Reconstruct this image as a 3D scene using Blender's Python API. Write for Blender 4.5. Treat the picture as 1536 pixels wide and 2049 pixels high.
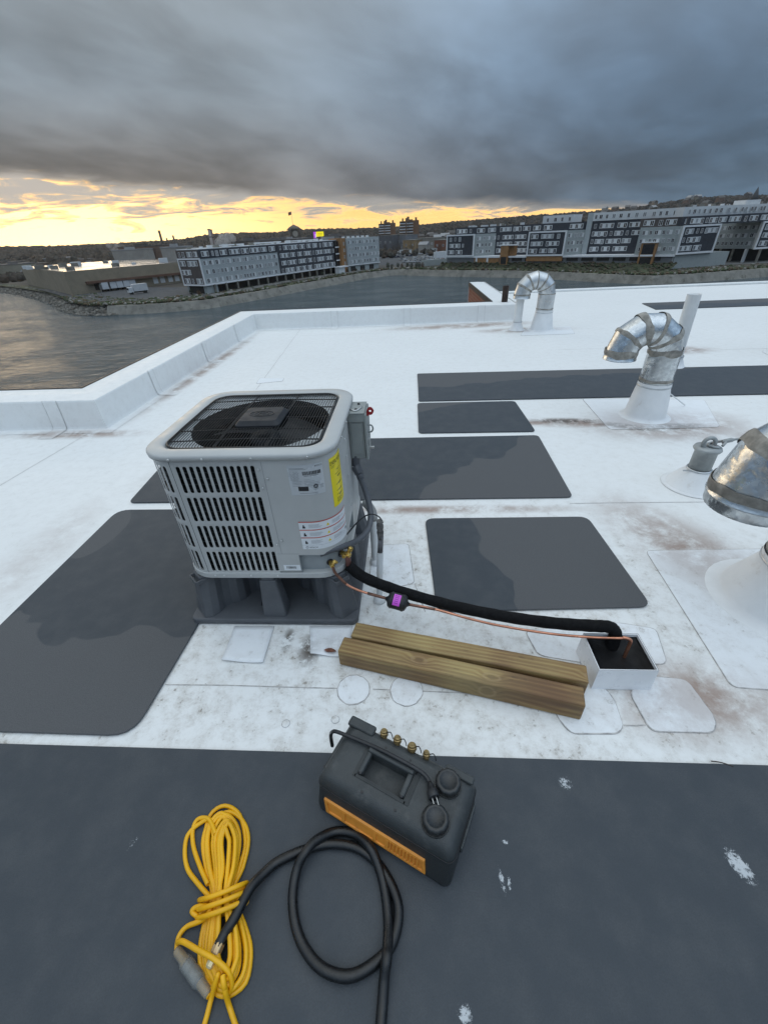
import bpy, math, random
from mathutils import Matrix, Vector
from math import radians, sin, cos, pi, sqrt, atan2, hypot
random.seed(7)
sc = bpy.context.scene
col = sc.collection
for o in list(bpy.data.objects): bpy.data.objects.remove(o)

# ------------------------------------------------------------------ camera
CAM = Vector((0, 0, 1.5)); FPX = 829.417; IW, IH = 1536.0, 2049.0
PITCH, ROLL, YAW = radians(34.0029), radians(-2.8390), radians(4.2579)
ROT = (Matrix.Rotation(YAW, 3, 'Z') @ Matrix.Rotation(pi/2-PITCH, 3, 'X') @ Matrix.Rotation(ROLL, 3, 'Z'))
cd = bpy.data.cameras.new('camera'); cam = bpy.data.objects.new('camera', cd); col.objects.link(cam)
cd.sensor_fit = 'VERTICAL'; cd.sensor_height = 36; cd.lens = FPX/IH*36
cd.clip_start = 0.02; cd.clip_end = 20000
cam.matrix_world = Matrix.Translation(CAM) @ ROT.to_4x4()
sc.camera = cam

# ------------------------------------------------------------------ sky, sun, exposure
SUN_AZ, SUN_EL = radians(-37.0), radians(3.5)       # azimuth from +Y towards +X
sc.view_settings.view_transform = 'Standard'; sc.view_settings.look = 'None'
sc.view_settings.gamma = 1; sc.view_settings.use_curve_mapping = False
sc.view_settings.exposure = 0.0
SKY_TOP = 1.22
world = bpy.data.worlds.new('World'); sc.world = world; world.use_nodes = True

class NT:
    """small helper for writing node graphs as expressions"""
    def __init__(s, tree): s.t = tree; s.n = tree.nodes; s.l = tree.links
    def node(s, typ, **kw):
        n = s.n.new(typ)
        for k, v in kw.items(): setattr(n, k, v)
        return n
    def put(s, sock, v):
        if isinstance(v, bpy.types.NodeSocket): s.l.new(v, sock)
        elif v is not None: sock.default_value = v
    def m(s, op, a, b=None, c=None, clamp=False):
        n = s.node('ShaderNodeMath', operation=op); n.use_clamp = clamp
        s.put(n.inputs[0], a); s.put(n.inputs[1], b); s.put(n.inputs[2], c)
        return n.outputs[0]
    def v(s, op, a, b=None, out=0):
        n = s.node('ShaderNodeVectorMath', operation=op)
        s.put(n.inputs[0], a); s.put(n.inputs[1], b)
        return n.outputs[out]
    def scale(s, a, f):
        n = s.node('ShaderNodeVectorMath', operation='SCALE'); s.put(n.inputs[0], a); s.put(n.inputs['Scale'], f); return n.outputs[0]
    def mix(s, f, a, b, typ='MIX'):
        n = s.node('ShaderNodeMix', data_type='RGBA', blend_type=typ)
        s.put(n.inputs[0], f)
        for i, q in ((6, a), (7, b)):
            if isinstance(q, (tuple, list)) and len(q) == 3: q = (*q, 1)
            s.put(n.inputs[i], q)
        return n.outputs[2]
    def rng(s, v, a, b, c=0.0, d=1.0, smooth=True):
        n = s.node('ShaderNodeMapRange', interpolation_type='SMOOTHSTEP' if smooth else 'LINEAR')
        for i, q in enumerate((v, a, b, c, d)): s.put(n.inputs[i], q)
        return n.outputs[0]
    def noise(s, vec, scale, detail=4, rough=.55, dist=0.0, col=False):
        n = s.node('ShaderNodeTexNoise'); s.put(n.inputs['Vector'], vec)
        n.inputs['Scale'].default_value = scale; n.inputs['Detail'].default_value = detail
        n.inputs['Roughness'].default_value = rough; n.inputs['Distortion'].default_value = dist
        return n.outputs[1 if col else 0]
    def xyz(s, v):
        n = s.node('ShaderNodeSeparateXYZ'); s.put(n.inputs[0], v); return n.outputs
    def comb(s, x, y, z):
        n = s.node('ShaderNodeCombineXYZ'); s.put(n.inputs[0], x); s.put(n.inputs[1], y); s.put(n.inputs[2], z); return n.outputs[0]

def build_sky():
    T = NT(world.node_tree); T.n.clear()
    d = T.node('ShaderNodeTexCoord').outputs['Generated']
    x, y, z = T.xyz(d)
    zc = T.m('MAXIMUM', z, 0.0)
    # clear sky seen through the gap in the clouds
    sky = T.node('ShaderNodeTexSky', sky_type='NISHITA'); sky.sun_disc = False
    sky.sun_elevation = SUN_EL; sky.sun_rotation = SUN_AZ; sky.dust_density = 3.0; sky.air_density = 1.4
    clear = T.scale(sky.outputs[0], 0.075)
    # angle towards the sun in azimuth (1 = at the sun)
    hl = T.m('SQRT', T.m('ADD', T.m('MULTIPLY', x, x), T.m('MULTIPLY', y, y)))
    cs = T.m('DIVIDE', T.m('ADD', T.m('MULTIPLY', x, sin(SUN_AZ)), T.m('MULTIPLY', y, cos(SUN_AZ))), T.m('MAXIMUM', hl, .001))
    ang = T.m('ARCCOSINE', T.m('MINIMUM', T.m('MAXIMUM', cs, -1), 1))      # 0 at the sun .. pi
    near = T.rng(ang, 0.0, 1.25, 1.0, 0.0)
    core = T.rng(ang, 0.0, 0.55, 1.0, 0.0)
    # cloud sheet coordinates: a level layer seen in perspective
    den = T.m('ADD', zc, 0.22)
    uv = T.comb(T.m('ADD', T.m('DIVIDE', x, den), T.m('MULTIPLY', z, 2.0)), T.m('MULTIPLY', T.m('DIVIDE', y, den), .8), 0.0)
    big = T.noise(uv, 0.70, 4, .52, .45)
    med = T.noise(uv, 2.1, 5, .55, .3)
    # cloud deck colours: warm and brown low towards the sunset, blue away from it
    warm = T.mix(near, (.082, .138, .205), (.240, .205, .172))
    lowd = T.rng(z, .03, .23, 1.0, 0.0)
    cool = T.mix(T.rng(ang, .30, 1.15), (.188, .236, .285), (.145, .258, .415))
    base = T.mix(lowd, cool, warm)
    sh = T.rng(T.m('ADD', T.m('MULTIPLY', big, .70), T.m('MULTIPLY', med, .30)), .34, .66, .50, 1.50)
    deck = T.scale(base, sh)
    # an overcast sky is brightest overhead
    lift = T.m('MULTIPLY', T.m('POWER', zc, 1.9), SKY_TOP)
    deck = T.v('ADD', deck, T.scale((.975, 1.0, .97), lift))
    # ragged lower edge of the deck; the gap is widest towards the sunset
    fine = T.noise(T.comb(T.m('MULTIPLY', x, 7.0), T.m('MULTIPLY', y, 7.0), T.m('MULTIPLY', z, 36.0)), 1.0, 6, .6, .5)
    wisp = T.noise(T.comb(T.m('MULTIPLY', x, 11.0), T.m('MULTIPLY', y, 11.0), T.m('MULTIPLY', z, 75.0)), 1.0, 7, .62, .9)
    edge = T.m('ADD', T.rng(ang, 0.0, 1.28, .100, .002, False), T.m('MULTIPLY', T.m('SUBTRACT', fine, .5), .036))
    gap = T.rng(T.m('SUBTRACT', edge, z), -.010, .012, 0.0, 1.0)
    # light in the gap: white-gold by the sun, yellow further round
    glow = T.mix(core, (1.30, .86, .29), (2.7, 1.95, .90))
    glow = T.scale(glow, T.rng(z, .0, .10, 1.0, .72))
    gl = T.v('ADD', T.scale(clear, 0.25), glow)
    # thinner banks of cloud inside the gap, thickening upwards, gilded at their rims
    rel = T.m('DIVIDE', z, T.m('MAXIMUM', edge, .004))
    q = T.m('ADD', T.m('ADD', wisp, T.m('MULTIPLY', T.m('SUBTRACT', fine, .5), .55)), T.rng(rel, .15, .95, -.17, .20, False))
    bank = T.rng(q, .47, .58)
    rim = T.m('MULTIPLY', T.rng(q, .45, .52), T.rng(q, .52, .64, 1.0, 0.0))
    bcol = T.mix(T.rng(q, .5, .72), (.62, .54, .44), T.mix(near, (.24, .26, .29), (.38, .41, .44)))
    gl = T.mix(T.m('MULTIPLY', bank, .92), gl, bcol)
    gl = T.mix(T.m('MULTIPLY', rim, .55), gl, (1.75, 1.02, .34))
    skyc = T.mix(gap, deck, gl)
    # below the horizon: far haze colour
    skyc = T.mix(T.rng(z, -.02, 0.0), (.10, .095, .09), skyc)
    bg = T.node('ShaderNodeBackground'); T.l.new(skyc, bg.inputs[0]); bg.inputs[1].default_value = 1.0
    out = T.node('ShaderNodeOutputWorld'); T.l.new(bg.outputs[0], out.inputs[0])
build_sky()

sl = bpy.data.lights.new('sun', 'SUN'); sl.energy = 0.5; sl.angle = radians(34); sl.color = (1.0, .84, .64)
sun = bpy.data.objects.new('sun', sl); col.objects.link(sun)
sdir = Vector((sin(SUN_AZ)*cos(SUN_EL), cos(SUN_AZ)*cos(SUN_EL), sin(SUN_EL)))
sun.rotation_euler = sdir.to_track_quat('Z', 'Y').to_euler(); sun.location = (-20, 20, 30)

# ------------------------------------------------------------------ survey helpers: sight lines met with known planes
def ray(px, py): return ROT @ Vector(((px-IW/2)/FPX, -(py-IH/2)/FPX, -1.0))
def P(px, py, z=0.0):
    d = ray(px, py); return CAM + d*((z-CAM.z)/d.z)
def PY(px, py, Y):
    d = ray(px, py); return CAM + d*(Y/d.y)
def PX(px, py, X):
    d = ray(px, py); return CAM + d*(X/d.x)
def PV(px, py, A, B):
    """point where the sight line meets the vertical plane through plan points A, B"""
    nx, ny = -(B[1]-A[1]), B[0]-A[0]; d = ray(px, py)
    return CAM + d*((nx*A[0]+ny*A[1])/(nx*d.x+ny*d.y))
def PD(px, py, D):
    d = ray(px, py); return CAM + d*(D/hypot(d.x, d.y))

# ------------------------------------------------------------------ mesh helpers
class MB:
    def __init__(s, M=None): s.v = []; s.f = []; s.mi = []; s.sm = []; s.M = M
    def add(s, vs, fs, m=0, smooth=False):
        o = len(s.v); s.v += [tuple(v) for v in vs]
        for f in fs: s.f.append(tuple(i+o for i in f)); s.mi.append(m); s.sm.append(smooth)
    def box(s, lo, hi, m=0):
        x0, y0, z0 = lo; x1, y1, z1 = hi
        s.add([(x0,y0,z0),(x1,y0,z0),(x1,y1,z0),(x0,y1,z0),(x0,y0,z1),(x1,y0,z1),(x1,y1,z1),(x0,y1,z1)],
              [(3,2,1,0),(4,5,6,7),(0,1,5,4),(1,2,6,5),(2,3,7,6),(3,0,4,7)], m)
    def obox(s, c, size, rz=0, m=0, R=None):
        hx, hy, hz = size[0]/2, size[1]/2, size[2]/2
        R = R or Matrix.Rotation(rz, 3, 'Z'); c = Vector(c)
        vs = [c + R @ Vector(q) for q in ((-hx,-hy,-hz),(hx,-hy,-hz),(hx,hy,-hz),(-hx,hy,-hz),(-hx,-hy,hz),(hx,-hy,hz),(hx,hy,hz),(-hx,hy,hz))]
        s.add(vs, [(3,2,1,0),(4,5,6,7),(0,1,5,4),(1,2,6,5),(2,3,7,6),(3,0,4,7)], m)
    def prism(s, poly, z0, z1, m=0, mside=None, top=1.0, c=None, cap0=True):
        n = len(poly)
        if c is None: c = (sum(p[0] for p in poly)/n, sum(p[1] for p in poly)/n)
        vs = [(p[0], p[1], z0) for p in poly] + [(c[0]+(p[0]-c[0])*top, c[1]+(p[1]-c[1])*top, z1) for p in poly]
        ms = m if mside is None else mside
        s.add(vs, [(i, (i+1) % n, n+(i+1) % n, n+i) for i in range(n)], ms)
        o = len(s.v)-2*n
        s.f.append(tuple(o+n+i for i in range(n))); s.mi.append(m); s.sm.append(False)
        if cap0: s.f.append(tuple(o+i for i in reversed(range(n)))); s.mi.append(m); s.sm.append(False)
    def tube(s, pts, r, n=10, m=0, cap=True, closed=False):
        pts = [Vector(p) for p in pts]; k = len(pts)
        rs = r if isinstance(r, (list, tuple)) else [r]*k
        tg = []
        for i in range(k):
            a = pts[i-1] if (i or closed) else pts[0]; b = pts[(i+1) % k] if (i < k-1 or closed) else pts[-1]
            t = b-a; tg.append(t.normalized() if t.length > 1e-9 else Vector((0, 0, 1)))
        u = tg[0].orthogonal().normalized(); vs = []
        for i in range(k):
            u = (u - tg[i]*u.dot(tg[i])); u = u.normalized() if u.length > 1e-6 else tg[i].orthogonal().normalized()
            w = tg[i].cross(u)
            for j in range(n):
                a = 2*pi*j/n; vs.append(pts[i] + (u*cos(a)+w*sin(a))*rs[i])
        fs = []
        for i in range(k if closed else k-1):
            for j in range(n):
                a = i*n+j; b = i*n+(j+1) % n; c2 = ((i+1) % k)*n
                fs.append((a, b, c2+(j+1) % n, c2+j))
        s.add(vs, fs, m, True)
        if cap and not closed:
            o = len(s.v)-k*n
            s.f.append(tuple(o+j for j in reversed(range(n)))); s.mi.append(m); s.sm.append(False)
            s.f.append(tuple(o+(k-1)*n+j for j in range(n))); s.mi.append(m); s.sm.append(False)
    def lathe(s, prof, org=(0,0,0), axis=(0,0,1), n=24, m=0, smooth=True, cap=True, flute=None):
        ax = Vector(axis).normalized(); u = ax.orthogonal().normalized()
        if abs(ax.z) > .99: u = Vector((1, 0, 0))
        w = ax.cross(u); org = Vector(org); vs = []
        for (r, h) in prof:
            for j in range(n):
                rr = r*(flute(j) if flute else 1); a = 2*pi*j/n
                vs.append(org + ax*h + (u*cos(a)+w*sin(a))*rr)
        k = len(prof)
        s.add(vs, [(i*n+j, i*n+(j+1) % n, (i+1)*n+(j+1) % n, (i+1)*n+j) for i in range(k-1) for j in range(n)], m, smooth)
        if cap:
            o = len(s.v)-k*n
            s.f.append(tuple(o+j for j in reversed(range(n)))); s.mi.append(m); s.sm.append(False)
            s.f.append(tuple(o+(k-1)*n+j for j in range(n))); s.mi.append(m); s.sm.append(False)
    def mesh(s, name, mats):
        me = bpy.data.meshes.new(name)
        vs = s.v if s.M is None else [tuple(s.M @ Vector(v)) for v in s.v]
        me.from_pydata(vs, [], s.f)
        for mm in (mats if isinstance(mats, (list, tuple)) else [mats]): me.materials.append(mm)
        me.polygons.foreach_set('material_index', s.mi); me.polygons.foreach_set('use_smooth', s.sm)
        me.update(); return me
    def build(s, name, mats, parent=None, bevel=None, seg=2, angle=40, **props):
        return place(s.mesh(name, mats), name, parent, bevel, seg, angle, **props)

def place(me, name, parent=None, bevel=None, seg=2, angle=40, **props):
    o = bpy.data.objects.new(name, me); col.objects.link(o)
    if parent is not None:
        o.parent = parent
        if parent.type == 'EMPTY': o.matrix_parent_inverse = Matrix.Translation(-parent.location)
    if bevel:
        b = o.modifiers.new('bevel', 'BEVEL'); b.width = bevel; b.segments = seg; b.limit_method = 'ANGLE'; b.angle_limit = radians(angle)
        b.harden_normals = False
    for k, v in props.items(): o[k] = v
    return o
def thing(name, label, category, loc=(0, 0, 0), group=None):
    o = bpy.data.objects.new(name, None); col.objects.link(o); o.location = loc; o.empty_display_size = .1
    o['label'] = label; o['category'] = category
    if group: o['group'] = group
    return o
def tag(o, label, category, group=None):
    o['label'] = label; o['category'] = category
    if group: o['group'] = group
    return o
def cr(pts, n=6, closed=False):
    """Catmull-Rom through points"""
    pts = [Vector(p) for p in pts]; k = len(pts); out = []
    g = (lambda i: pts[i % k]) if closed else (lambda i: pts[max(0, min(k-1, i))])
    for i in range(k if closed else k-1):
        a, b, c, d = g(i-1), g(i), g(i+1), g(i+2)
        for j in range(n):
            t = j/n
            out.append(.5*((2*b)+(c-a)*t+(2*a-5*b+4*c-d)*t*t+(3*b-a-3*c+d)*t**3))
    if not closed: out.append(pts[-1])
    return out
def rrect(x0, y0, x1, y1, r, n=5):
    out = []
    for cx, cy, a0 in ((x1-r, y0+r, -90), (x1-r, y1-r, 0), (x0+r, y1-r, 90), (x0+r, y0+r, 180)):
        for i in range(n+1):
            a = radians(a0+90*i/n); out.append((cx+r*cos(a), cy+r*sin(a)))
    return out
def rpoly(pts, r, n=4):
    """polygon with rounded corners (any convex-ish outline)"""
    out = []; k = len(pts)
    for i in range(k):
        p = Vector(pts[i][:2]); a = Vector(pts[i-1][:2])-p; b = Vector(pts[(i+1) % k][:2])-p
        d = min(r, a.length*.45, b.length*.45); A = p+a.normalized()*d; B = p+b.normalized()*d
        for j in range(n+1):
            t = j/n; q = A*(1-t)**2+p*2*t*(1-t)+B*t*t; out.append((q.x, q.y))
    return out

# ------------------------------------------------------------------ materials
def newmat(name):
    m = bpy.data.materials.new(name); m.use_nodes = True; T = NT(m.node_tree)
    b = T.n['Principled BSDF']; return m, T, b
def MAT(name, c, rough=.6, metal=0.0, var=.12, vs=9.0, bump=0.0, bs=60.0, spec=.5, dirt=None, rvar=.1):
    m, T, b = newmat(name)
    co = T.node('ShaderNodeTexCoord').outputs['Object']
    n = T.noise(co, vs, 6, .6)
    lo = tuple(q*(1-var) for q in c); hi = tuple(min(1, q*(1+var)) for q in c)
    cc = T.mix(T.rng(n, .3, .7), lo, hi)
    if dirt:
        dn = T.noise(co, dirt[1], 8, .68); cc = T.mix(T.rng(dn, dirt[2], dirt[2]+.16, 0, dirt[3]), cc, dirt[0])
    T.l.new(cc, b.inputs['Base Color'])
    b.inputs['Metallic'].default_value = metal; b.inputs['Specular IOR Level'].default_value = spec
    T.l.new(T.rng(T.noise(co, vs*2.3, 4, .6), .3, .7, max(.02, rough-rvar), min(1, rough+rvar)), b.inputs['Roughness'])
    if bump:
        bn = T.node('ShaderNodeBump'); bn.inputs['Strength'].default_value = bump; bn.inputs['Distance'].default_value = .004
        T.l.new(T.noise(co, bs, 5, .6), bn.inputs['Height']); T.l.new(bn.outputs[0], b.inputs['Normal'])
    return m

def spot(T, pos, c, rx, ry, ang=0.0, pw=1.0):
    """1 at the centre of an elliptical patch on the surface, 0 outside"""
    mp = T.node('ShaderNodeMapping', vector_type='TEXTURE'); T.put(mp.inputs['Vector'], pos)
    mp.inputs['Location'].default_value = (c[0], c[1], 0); mp.inputs['Rotation'].default_value = (0, 0, radians(ang))
    mp.inputs['Scale'].default_value = (rx, ry, 1e3)
    return T.rng(T.v('LENGTH', mp.outputs[0], out=1), .15, 1.0, pw, 0.0)
def addmax(T, L):
    r = L[0]
    for q in L[1:]: r = T.m('MAXIMUM', r, q)
    return r

def roof_material(name, tone=(.825, .832, .815), dirtamt=1.0):
    m, T, b = newmat(name)
    pos = T.node('ShaderNodeNewGeometry').outputs['Position']
    n1 = T.noise(pos, .9, 6, .6); n2 = T.noise(pos, 13.0, 9, .76, .12); n3 = T.noise(pos, 46, 6, .75); n4 = T.noise(pos, 3.4, 9, .74, .15)
    c = T.mix(T.rng(n1, .3, .75), tone, tuple(q*.96 for q in tone))
    # grime scuffed over the membrane, heavier near the equipment
    near = addmax(T, [spot(T, pos, (.1, 1.3), 2.4, 1.5), spot(T, pos, (1.9, 1.3), 1.1, .9), spot(T, pos, (-1.2, .9), 1.2, .5)])
    g = T.m('MULTIPLY', T.rng(n2, .40, .70), T.m('ADD', .12, T.m('MULTIPLY', near, .42)))
    c = T.mix(T.m('MULTIPLY', g, dirtamt), c, (.37, .325, .265))
    g2 = T.m('MULTIPLY', T.rng(T.m('ADD', T.m('MULTIPLY', n3, .55), T.m('MULTIPLY', n2, .5)), .58, .66), T.m('ADD', .10, T.m('MULTIPLY', near, .85)))
    c = T.mix(T.m('MULTIPLY', g2, dirtamt), c, (.27, .24, .20))
    # reddish silt where water ponds and below the ducts
    S = [spot(T, pos, (1.55, 3.62), .75, .16, -6), spot(T, pos, (2.25, 3.55), .95, .50), spot(T, pos, (1.15, 3.65), .35, .09, 5),
         spot(T, pos, (1.0, 8.35), 2.0, .33, 4), spot(T, pos, (2.0, 7.8), 1.1, .3), spot(T, pos, (-2.85, 6.0), .16, 2.6),
         spot(T, pos, (-3.2, 3.6), 1.0, .14), spot(T, pos, (4.0, 4.4), .5, .3), spot(T, pos, (1.55, 1.75), .36, .95, 25), spot(T, pos, (1.05, .95), .5, .25), spot(T, pos, (3.2, 3.3), .9, .2), spot(T, pos, (.2, 2.24), 1.2, .07),
         spot(T, pos, (3.7, 6.1), .6, .3), spot(T, pos, (-1.8, 2.75), .45, .3, 40, .35), spot(T, pos, (-2.2, 1.8), .25, .9, 0, .3)]
    sm = T.m('MULTIPLY', addmax(T, S), T.rng(n4, .32, .58))
    c = T.mix(T.m('MULTIPLY', sm, .85*dirtamt), c, (.30, .205, .16))
    K = [spot(T, pos, (-.44, 1.15), .07, .12), spot(T, pos, (1.42, 3.68), .42, .10, -4), spot(T, pos, (-.55, 1.20), .035, .09), spot(T, pos, (1.9, 3.52), .35, .10, -20), spot(T, pos, (-.34, 1.18), .07, .07), spot(T, pos, (2.3, 3.5), .4, .10)]
    c = T.mix(T.m('MULTIPLY', T.m('MULTIPLY', addmax(T, K), T.rng(n2, .40, .52)), .9*dirtamt), c, (.085, .065, .05))
    # fine flecks of debris
    vo = T.node('ShaderNodeTexVoronoi'); vo.inputs['Scale'].default_value = 26; T.put(vo.inputs['Vector'], T.v('ADD', pos, T.scale(T.noise(pos, 30, 2, .5, 0, True), .06)))
    fl = T.m('MULTIPLY', T.rng(vo.outputs[0], .05, .10, 1, 0), T.rng(n4, .54, .64))
    c = T.mix(T.m('MULTIPLY', fl, .75*dirtamt), c, (.16, .12, .09))
    T.l.new(c, b.inputs['Base Color'])
    T.l.new(T.rng(n2, .3, .7, .42, .62), b.inputs['Roughness']); b.inputs['Specular IOR Level'].default_value = .35
    bn = T.node('ShaderNodeBump'); bn.inputs['Strength'].default_value = .35; bn.inputs['Distance'].default_value = .012
    T.l.new(T.m('ADD', T.m('MULTIPLY', n1, 1.2), T.m('MULTIPLY', n2, .25)), bn.inputs['Height']); T.l.new(bn.outputs[0], b.inputs['Normal'])
    return m

def pad_material(name, lines=(), scuffs=(), ovals=(), first='wet'):
    """grey walkway pad; the part beyond each tide line has dried paler"""
    m, T, b = newmat(name)
    pos = T.node('ShaderNodeNewGeometry').outputs['Position']
    x, y, z = T.xyz(pos)
    n1 = T.noise(pos, 2.4, 2, .5, .4); n2 = T.noise(pos, 260, 2, .6); n3 = T.noise(pos, 9, 6, .65); n4 = T.noise(pos, 42, 6, .7)
    wet, dry = (.044, .054, .065), (.100, .102, .106)
    dm = None
    for (a, bb, c, amp) in lines:
        q = T.m('ADD', T.m('ADD', T.m('MULTIPLY', x, a), T.m('MULTIPLY', y, bb)), T.m('ADD', c, T.m('MULTIPLY', T.m('SUBTRACT', n1, .5), amp)))
        q = T.rng(q, -.006, .006); dm = q if dm is None else T.m('MAXIMUM', dm, q)
    for (cc, rx, ry, an) in ovals:
        q = T.rng(T.m('ADD', spot(T, pos, cc, rx, ry, an), T.m('MULTIPLY', T.m('SUBTRACT', n1, .5), .5)), .40, .46); dm = q if dm is None else T.m('MAXIMUM', dm, q)
    c = wet if dm is None else T.mix(dm, wet, dry)
    c = T.mix(T.rng(n3, .35, .75, 0, .30), c, (.105, .110, .114))
    c = T.mix(T.rng(n2, .35, .7, 0, .35), c, (.035, .040, .044))
    c = T.mix(T.rng(n4, .74, .80, 0, .35), c, (.22, .22, .22))
    if scuffs:
        sp = addmax(T, [spot(T, pos, cc, rx, ry, an, s) for (cc, rx, ry, an, s) in scuffs])
        k = T.rng(T.m('ADD', sp, T.m('MULTIPLY', T.m('SUBTRACT', T.noise(pos, 95, 8, .8, .6), .5), 4.2)), .55, 1.0)
        c = T.mix(T.m('MULTIPLY', k, T.rng(sp, .02, .5, 0, .85)), c, (.58, .61, .63))
    T.l.new(c, b.inputs['Base Color']); T.put(b.inputs['Roughness'], .52 if dm is None else T.rng(dm, 0, 1, .56, .70)); b.inputs['Specular IOR Level'].default_value = .35
    bn = T.node('ShaderNodeBump'); bn.inputs['Strength'].default_value = .5; bn.inputs['Distance'].default_value = .0015
    T.l.new(n2, bn.inputs['Height']); T.l.new(bn.outputs[0], b.inputs['Normal'])
    return m

ROOF = roof_material('white_membrane')
PATCH = roof_material('patch_membrane', (.83, .85, .86), .55)
WALLMEM = roof_material('flashing_membrane', (.82, .83, .818), .8)
SEAM = MAT('seam_sealant', (.42, .405, .39), .7, var=.3, vs=30)
DARKTRIM = MAT('bronze_coping', (.035, .030, .028), .5, .3)

def brick_material():
    m, T, b = newmat('red_brick')
    co = T.node('ShaderNodeTexCoord').outputs['Object']; x, y, z = T.xyz(co)
    br = T.node('ShaderNodeTexBrick'); T.put(br.inputs['Vector'], T.comb(T.m('ADD', x, y), z, 0))
    br.inputs['Scale'].default_value = 1; br.inputs['Brick Width'].default_value = .215; br.inputs['Row Height'].default_value = .075; br.inputs['Mortar Size'].default_value = .006
    br.inputs['Color1'].default_value = (.26, .075, .04, 1); br.inputs['Color2'].default_value = (.33, .12, .065, 1); br.inputs['Mortar'].default_value = (.30, .26, .22, 1)
    T.l.new(br.outputs[0], b.inputs['Base Color']); b.inputs['Roughness'].default_value = .85
    return m
BRICK = brick_material()

# ================================================================== our roof
deck = MB()
deck.add([(-14, -4, 0), (16, -4, 0), (16, 12.72, 0), (2.05, 12.72, 0), (2.05, 8.68, 0), (-2.97, 8.68, 0), (-2.97, 3.72, 0), (-14, 3.72, 0)], [tuple(range(8))])
roof = deck.build('roof', ROOF, kind='structure')

def sweep(path, prof, cap=True):
    """extrude a (out, z) profile along a plan path, mitred; out = to the left of travel"""
    mb = MB(); n = len(path); rings = []
    for i, p in enumerate(path):
        p = Vector(p); d0 = (p-Vector(path[i-1])).normalized() if i else None; d1 = (Vector(path[i+1])-p).normalized() if i < n-1 else None
        d0 = d0 or d1; d1 = d1 or d0
        n0 = Vector((-d0.y, d0.x)); n1 = Vector((-d1.y, d1.x)); mt = (n0+n1).normalized(); k = 1/max(.3, mt.dot(n0))
        rings.append([(p.x+mt.x*k*o, p.y+mt.y*k*o, z) for o, z in prof])
    k = len(prof); vs = [v for r in rings for v in r]
    mb.add(vs, [(i*k+j, i*k+j+1, (i+1)*k+j+1, (i+1)*k+j) for i in range(n-1) for j in range(k-1)], 0, False)
    return mb
PATH = [(-14, 3.72), (-2.97, 3.72), (-2.97, 8.68), (2.05, 8.68), (2.05, 12.74)]
PROF = [(-.10, .0025), (-.03, .004), (-.008, .010), (.0, .03), (.012, .14), (.020, .272), (.026, .284), (.20, .294), (.40, .288)]
def flip(mb):
    mb.f = [tuple(reversed(f)) for f in mb.f]; return mb
par = sweep(PATH, PROF).build('parapet', WALLMEM, kind='structure')
sweep(PATH, [(.398, .296), (.425, .296), (.425, .20), (.405, .195)]).build('coping_edge', DARKTRIM, par)
sweep(PATH, [(.40, .25), (.40, -21.5)]).build('outer_wall', BRICK, par)
m = MB(); m.add([(1.63, 12.74, .297), (2.05, 12.74, .285), (2.05, 12.74, -21), (1.63, 12.74, -21)], [(0, 1, 2, 3)]); m.add([(2.05, 12.74, .29), (2.05, 12.74, -.01), (2.05, 8.66, -.01), (2.05, 8.66, .29)], [(0, 1, 2, 3)])
m.build('end_wall', WALLMEM, par)
m = MB(); m.box((2.056, 12.55, .0), (16, 12.74, .045)); re = m.build('roof_edge', WALLMEM, kind='structure', bevel=.015)
m = MB(); m.box((2.056, 12.742, -.1), (16, 12.76, .04)); m.build('coping_edge', DARKTRIM, re)
m = MB(); m.add([(2.05, 12.745, -.1), (16, 12.745, -.1), (16, 12.745, -21.5), (2.05, 12.745, -21.5)], [(0, 1, 2, 3)]); m.build('outer_wall', BRICK, re)

def patch(poly, z=.003, r=.03, name='membrane_patch', mat=None, rim=.0034, n=4):
    pl = rpoly([(p[0], p[1]) for p in poly], r, n) if r else [(p[0], p[1]) for p in poly]
    k = len(pl); c = (sum(p[0] for p in pl)/k, sum(p[1] for p in pl)/k)
    ins = []
    for i, p in enumerate(pl):
        a = Vector(pl[i-1]); b = Vector(pl[(i+1) % k]); t = (b-a).normalized(); nn = Vector((-t.y, t.x))
        if nn.dot(Vector(c)-Vector(p)) < 0: nn = -nn
        w = rim*random.uniform(.5, 1.4)
        ins.append((p[0]+nn.x*w, p[1]+nn.y*w))
    mb = MB(); vs = [(p[0], p[1], .0005) for p in pl] + [(p[0], p[1], z*.8) for p in pl] + [(p[0], p[1], z) for p in ins]
    mb.add(vs, [(i, (i+1) % k, k+(i+1) % k, k+i) for i in range(k)] + [(k+i, k+(i+1) % k, 2*k+(i+1) % k, 2*k+i) for i in range(k)], 1)
    o = len(mb.v)-k; mb.f.append(tuple(o+i for i in range(k))); mb.mi.append(0); mb.sm.append(False)
    return mb.build(name, [mat or PATCH, SEAM], roof)
def pxpatch(pts, z=.003, r=.03, **kw): return patch([P(*p) for p in pts], z, r, **kw)
def seam(a, b, w=.004, z=.0018):
    a = Vector(a[:2]); b = Vector(b[:2]); L = (b-a).length; k = max(2, int(L/.25)); t = (b-a)/L; nn = Vector((-t.y, t.x))
    pts = []; 
    for i in range(k+1):
        q = a+(b-a)*i/k + nn*random.uniform(-.004, .004); pts.append(q)
    mb = MB()
    vs = [(q.x-nn.x*w/2, q.y-nn.y*w/2, z) for q in pts] + [(q.x+nn.x*w/2, q.y+nn.y*w/2, z) for q in pts]
    mb.add(vs, [(i, i+1, k+2+i, k+1+i) for i in range(k)])
    return mb.build('seam', SEAM, roof)
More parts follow.
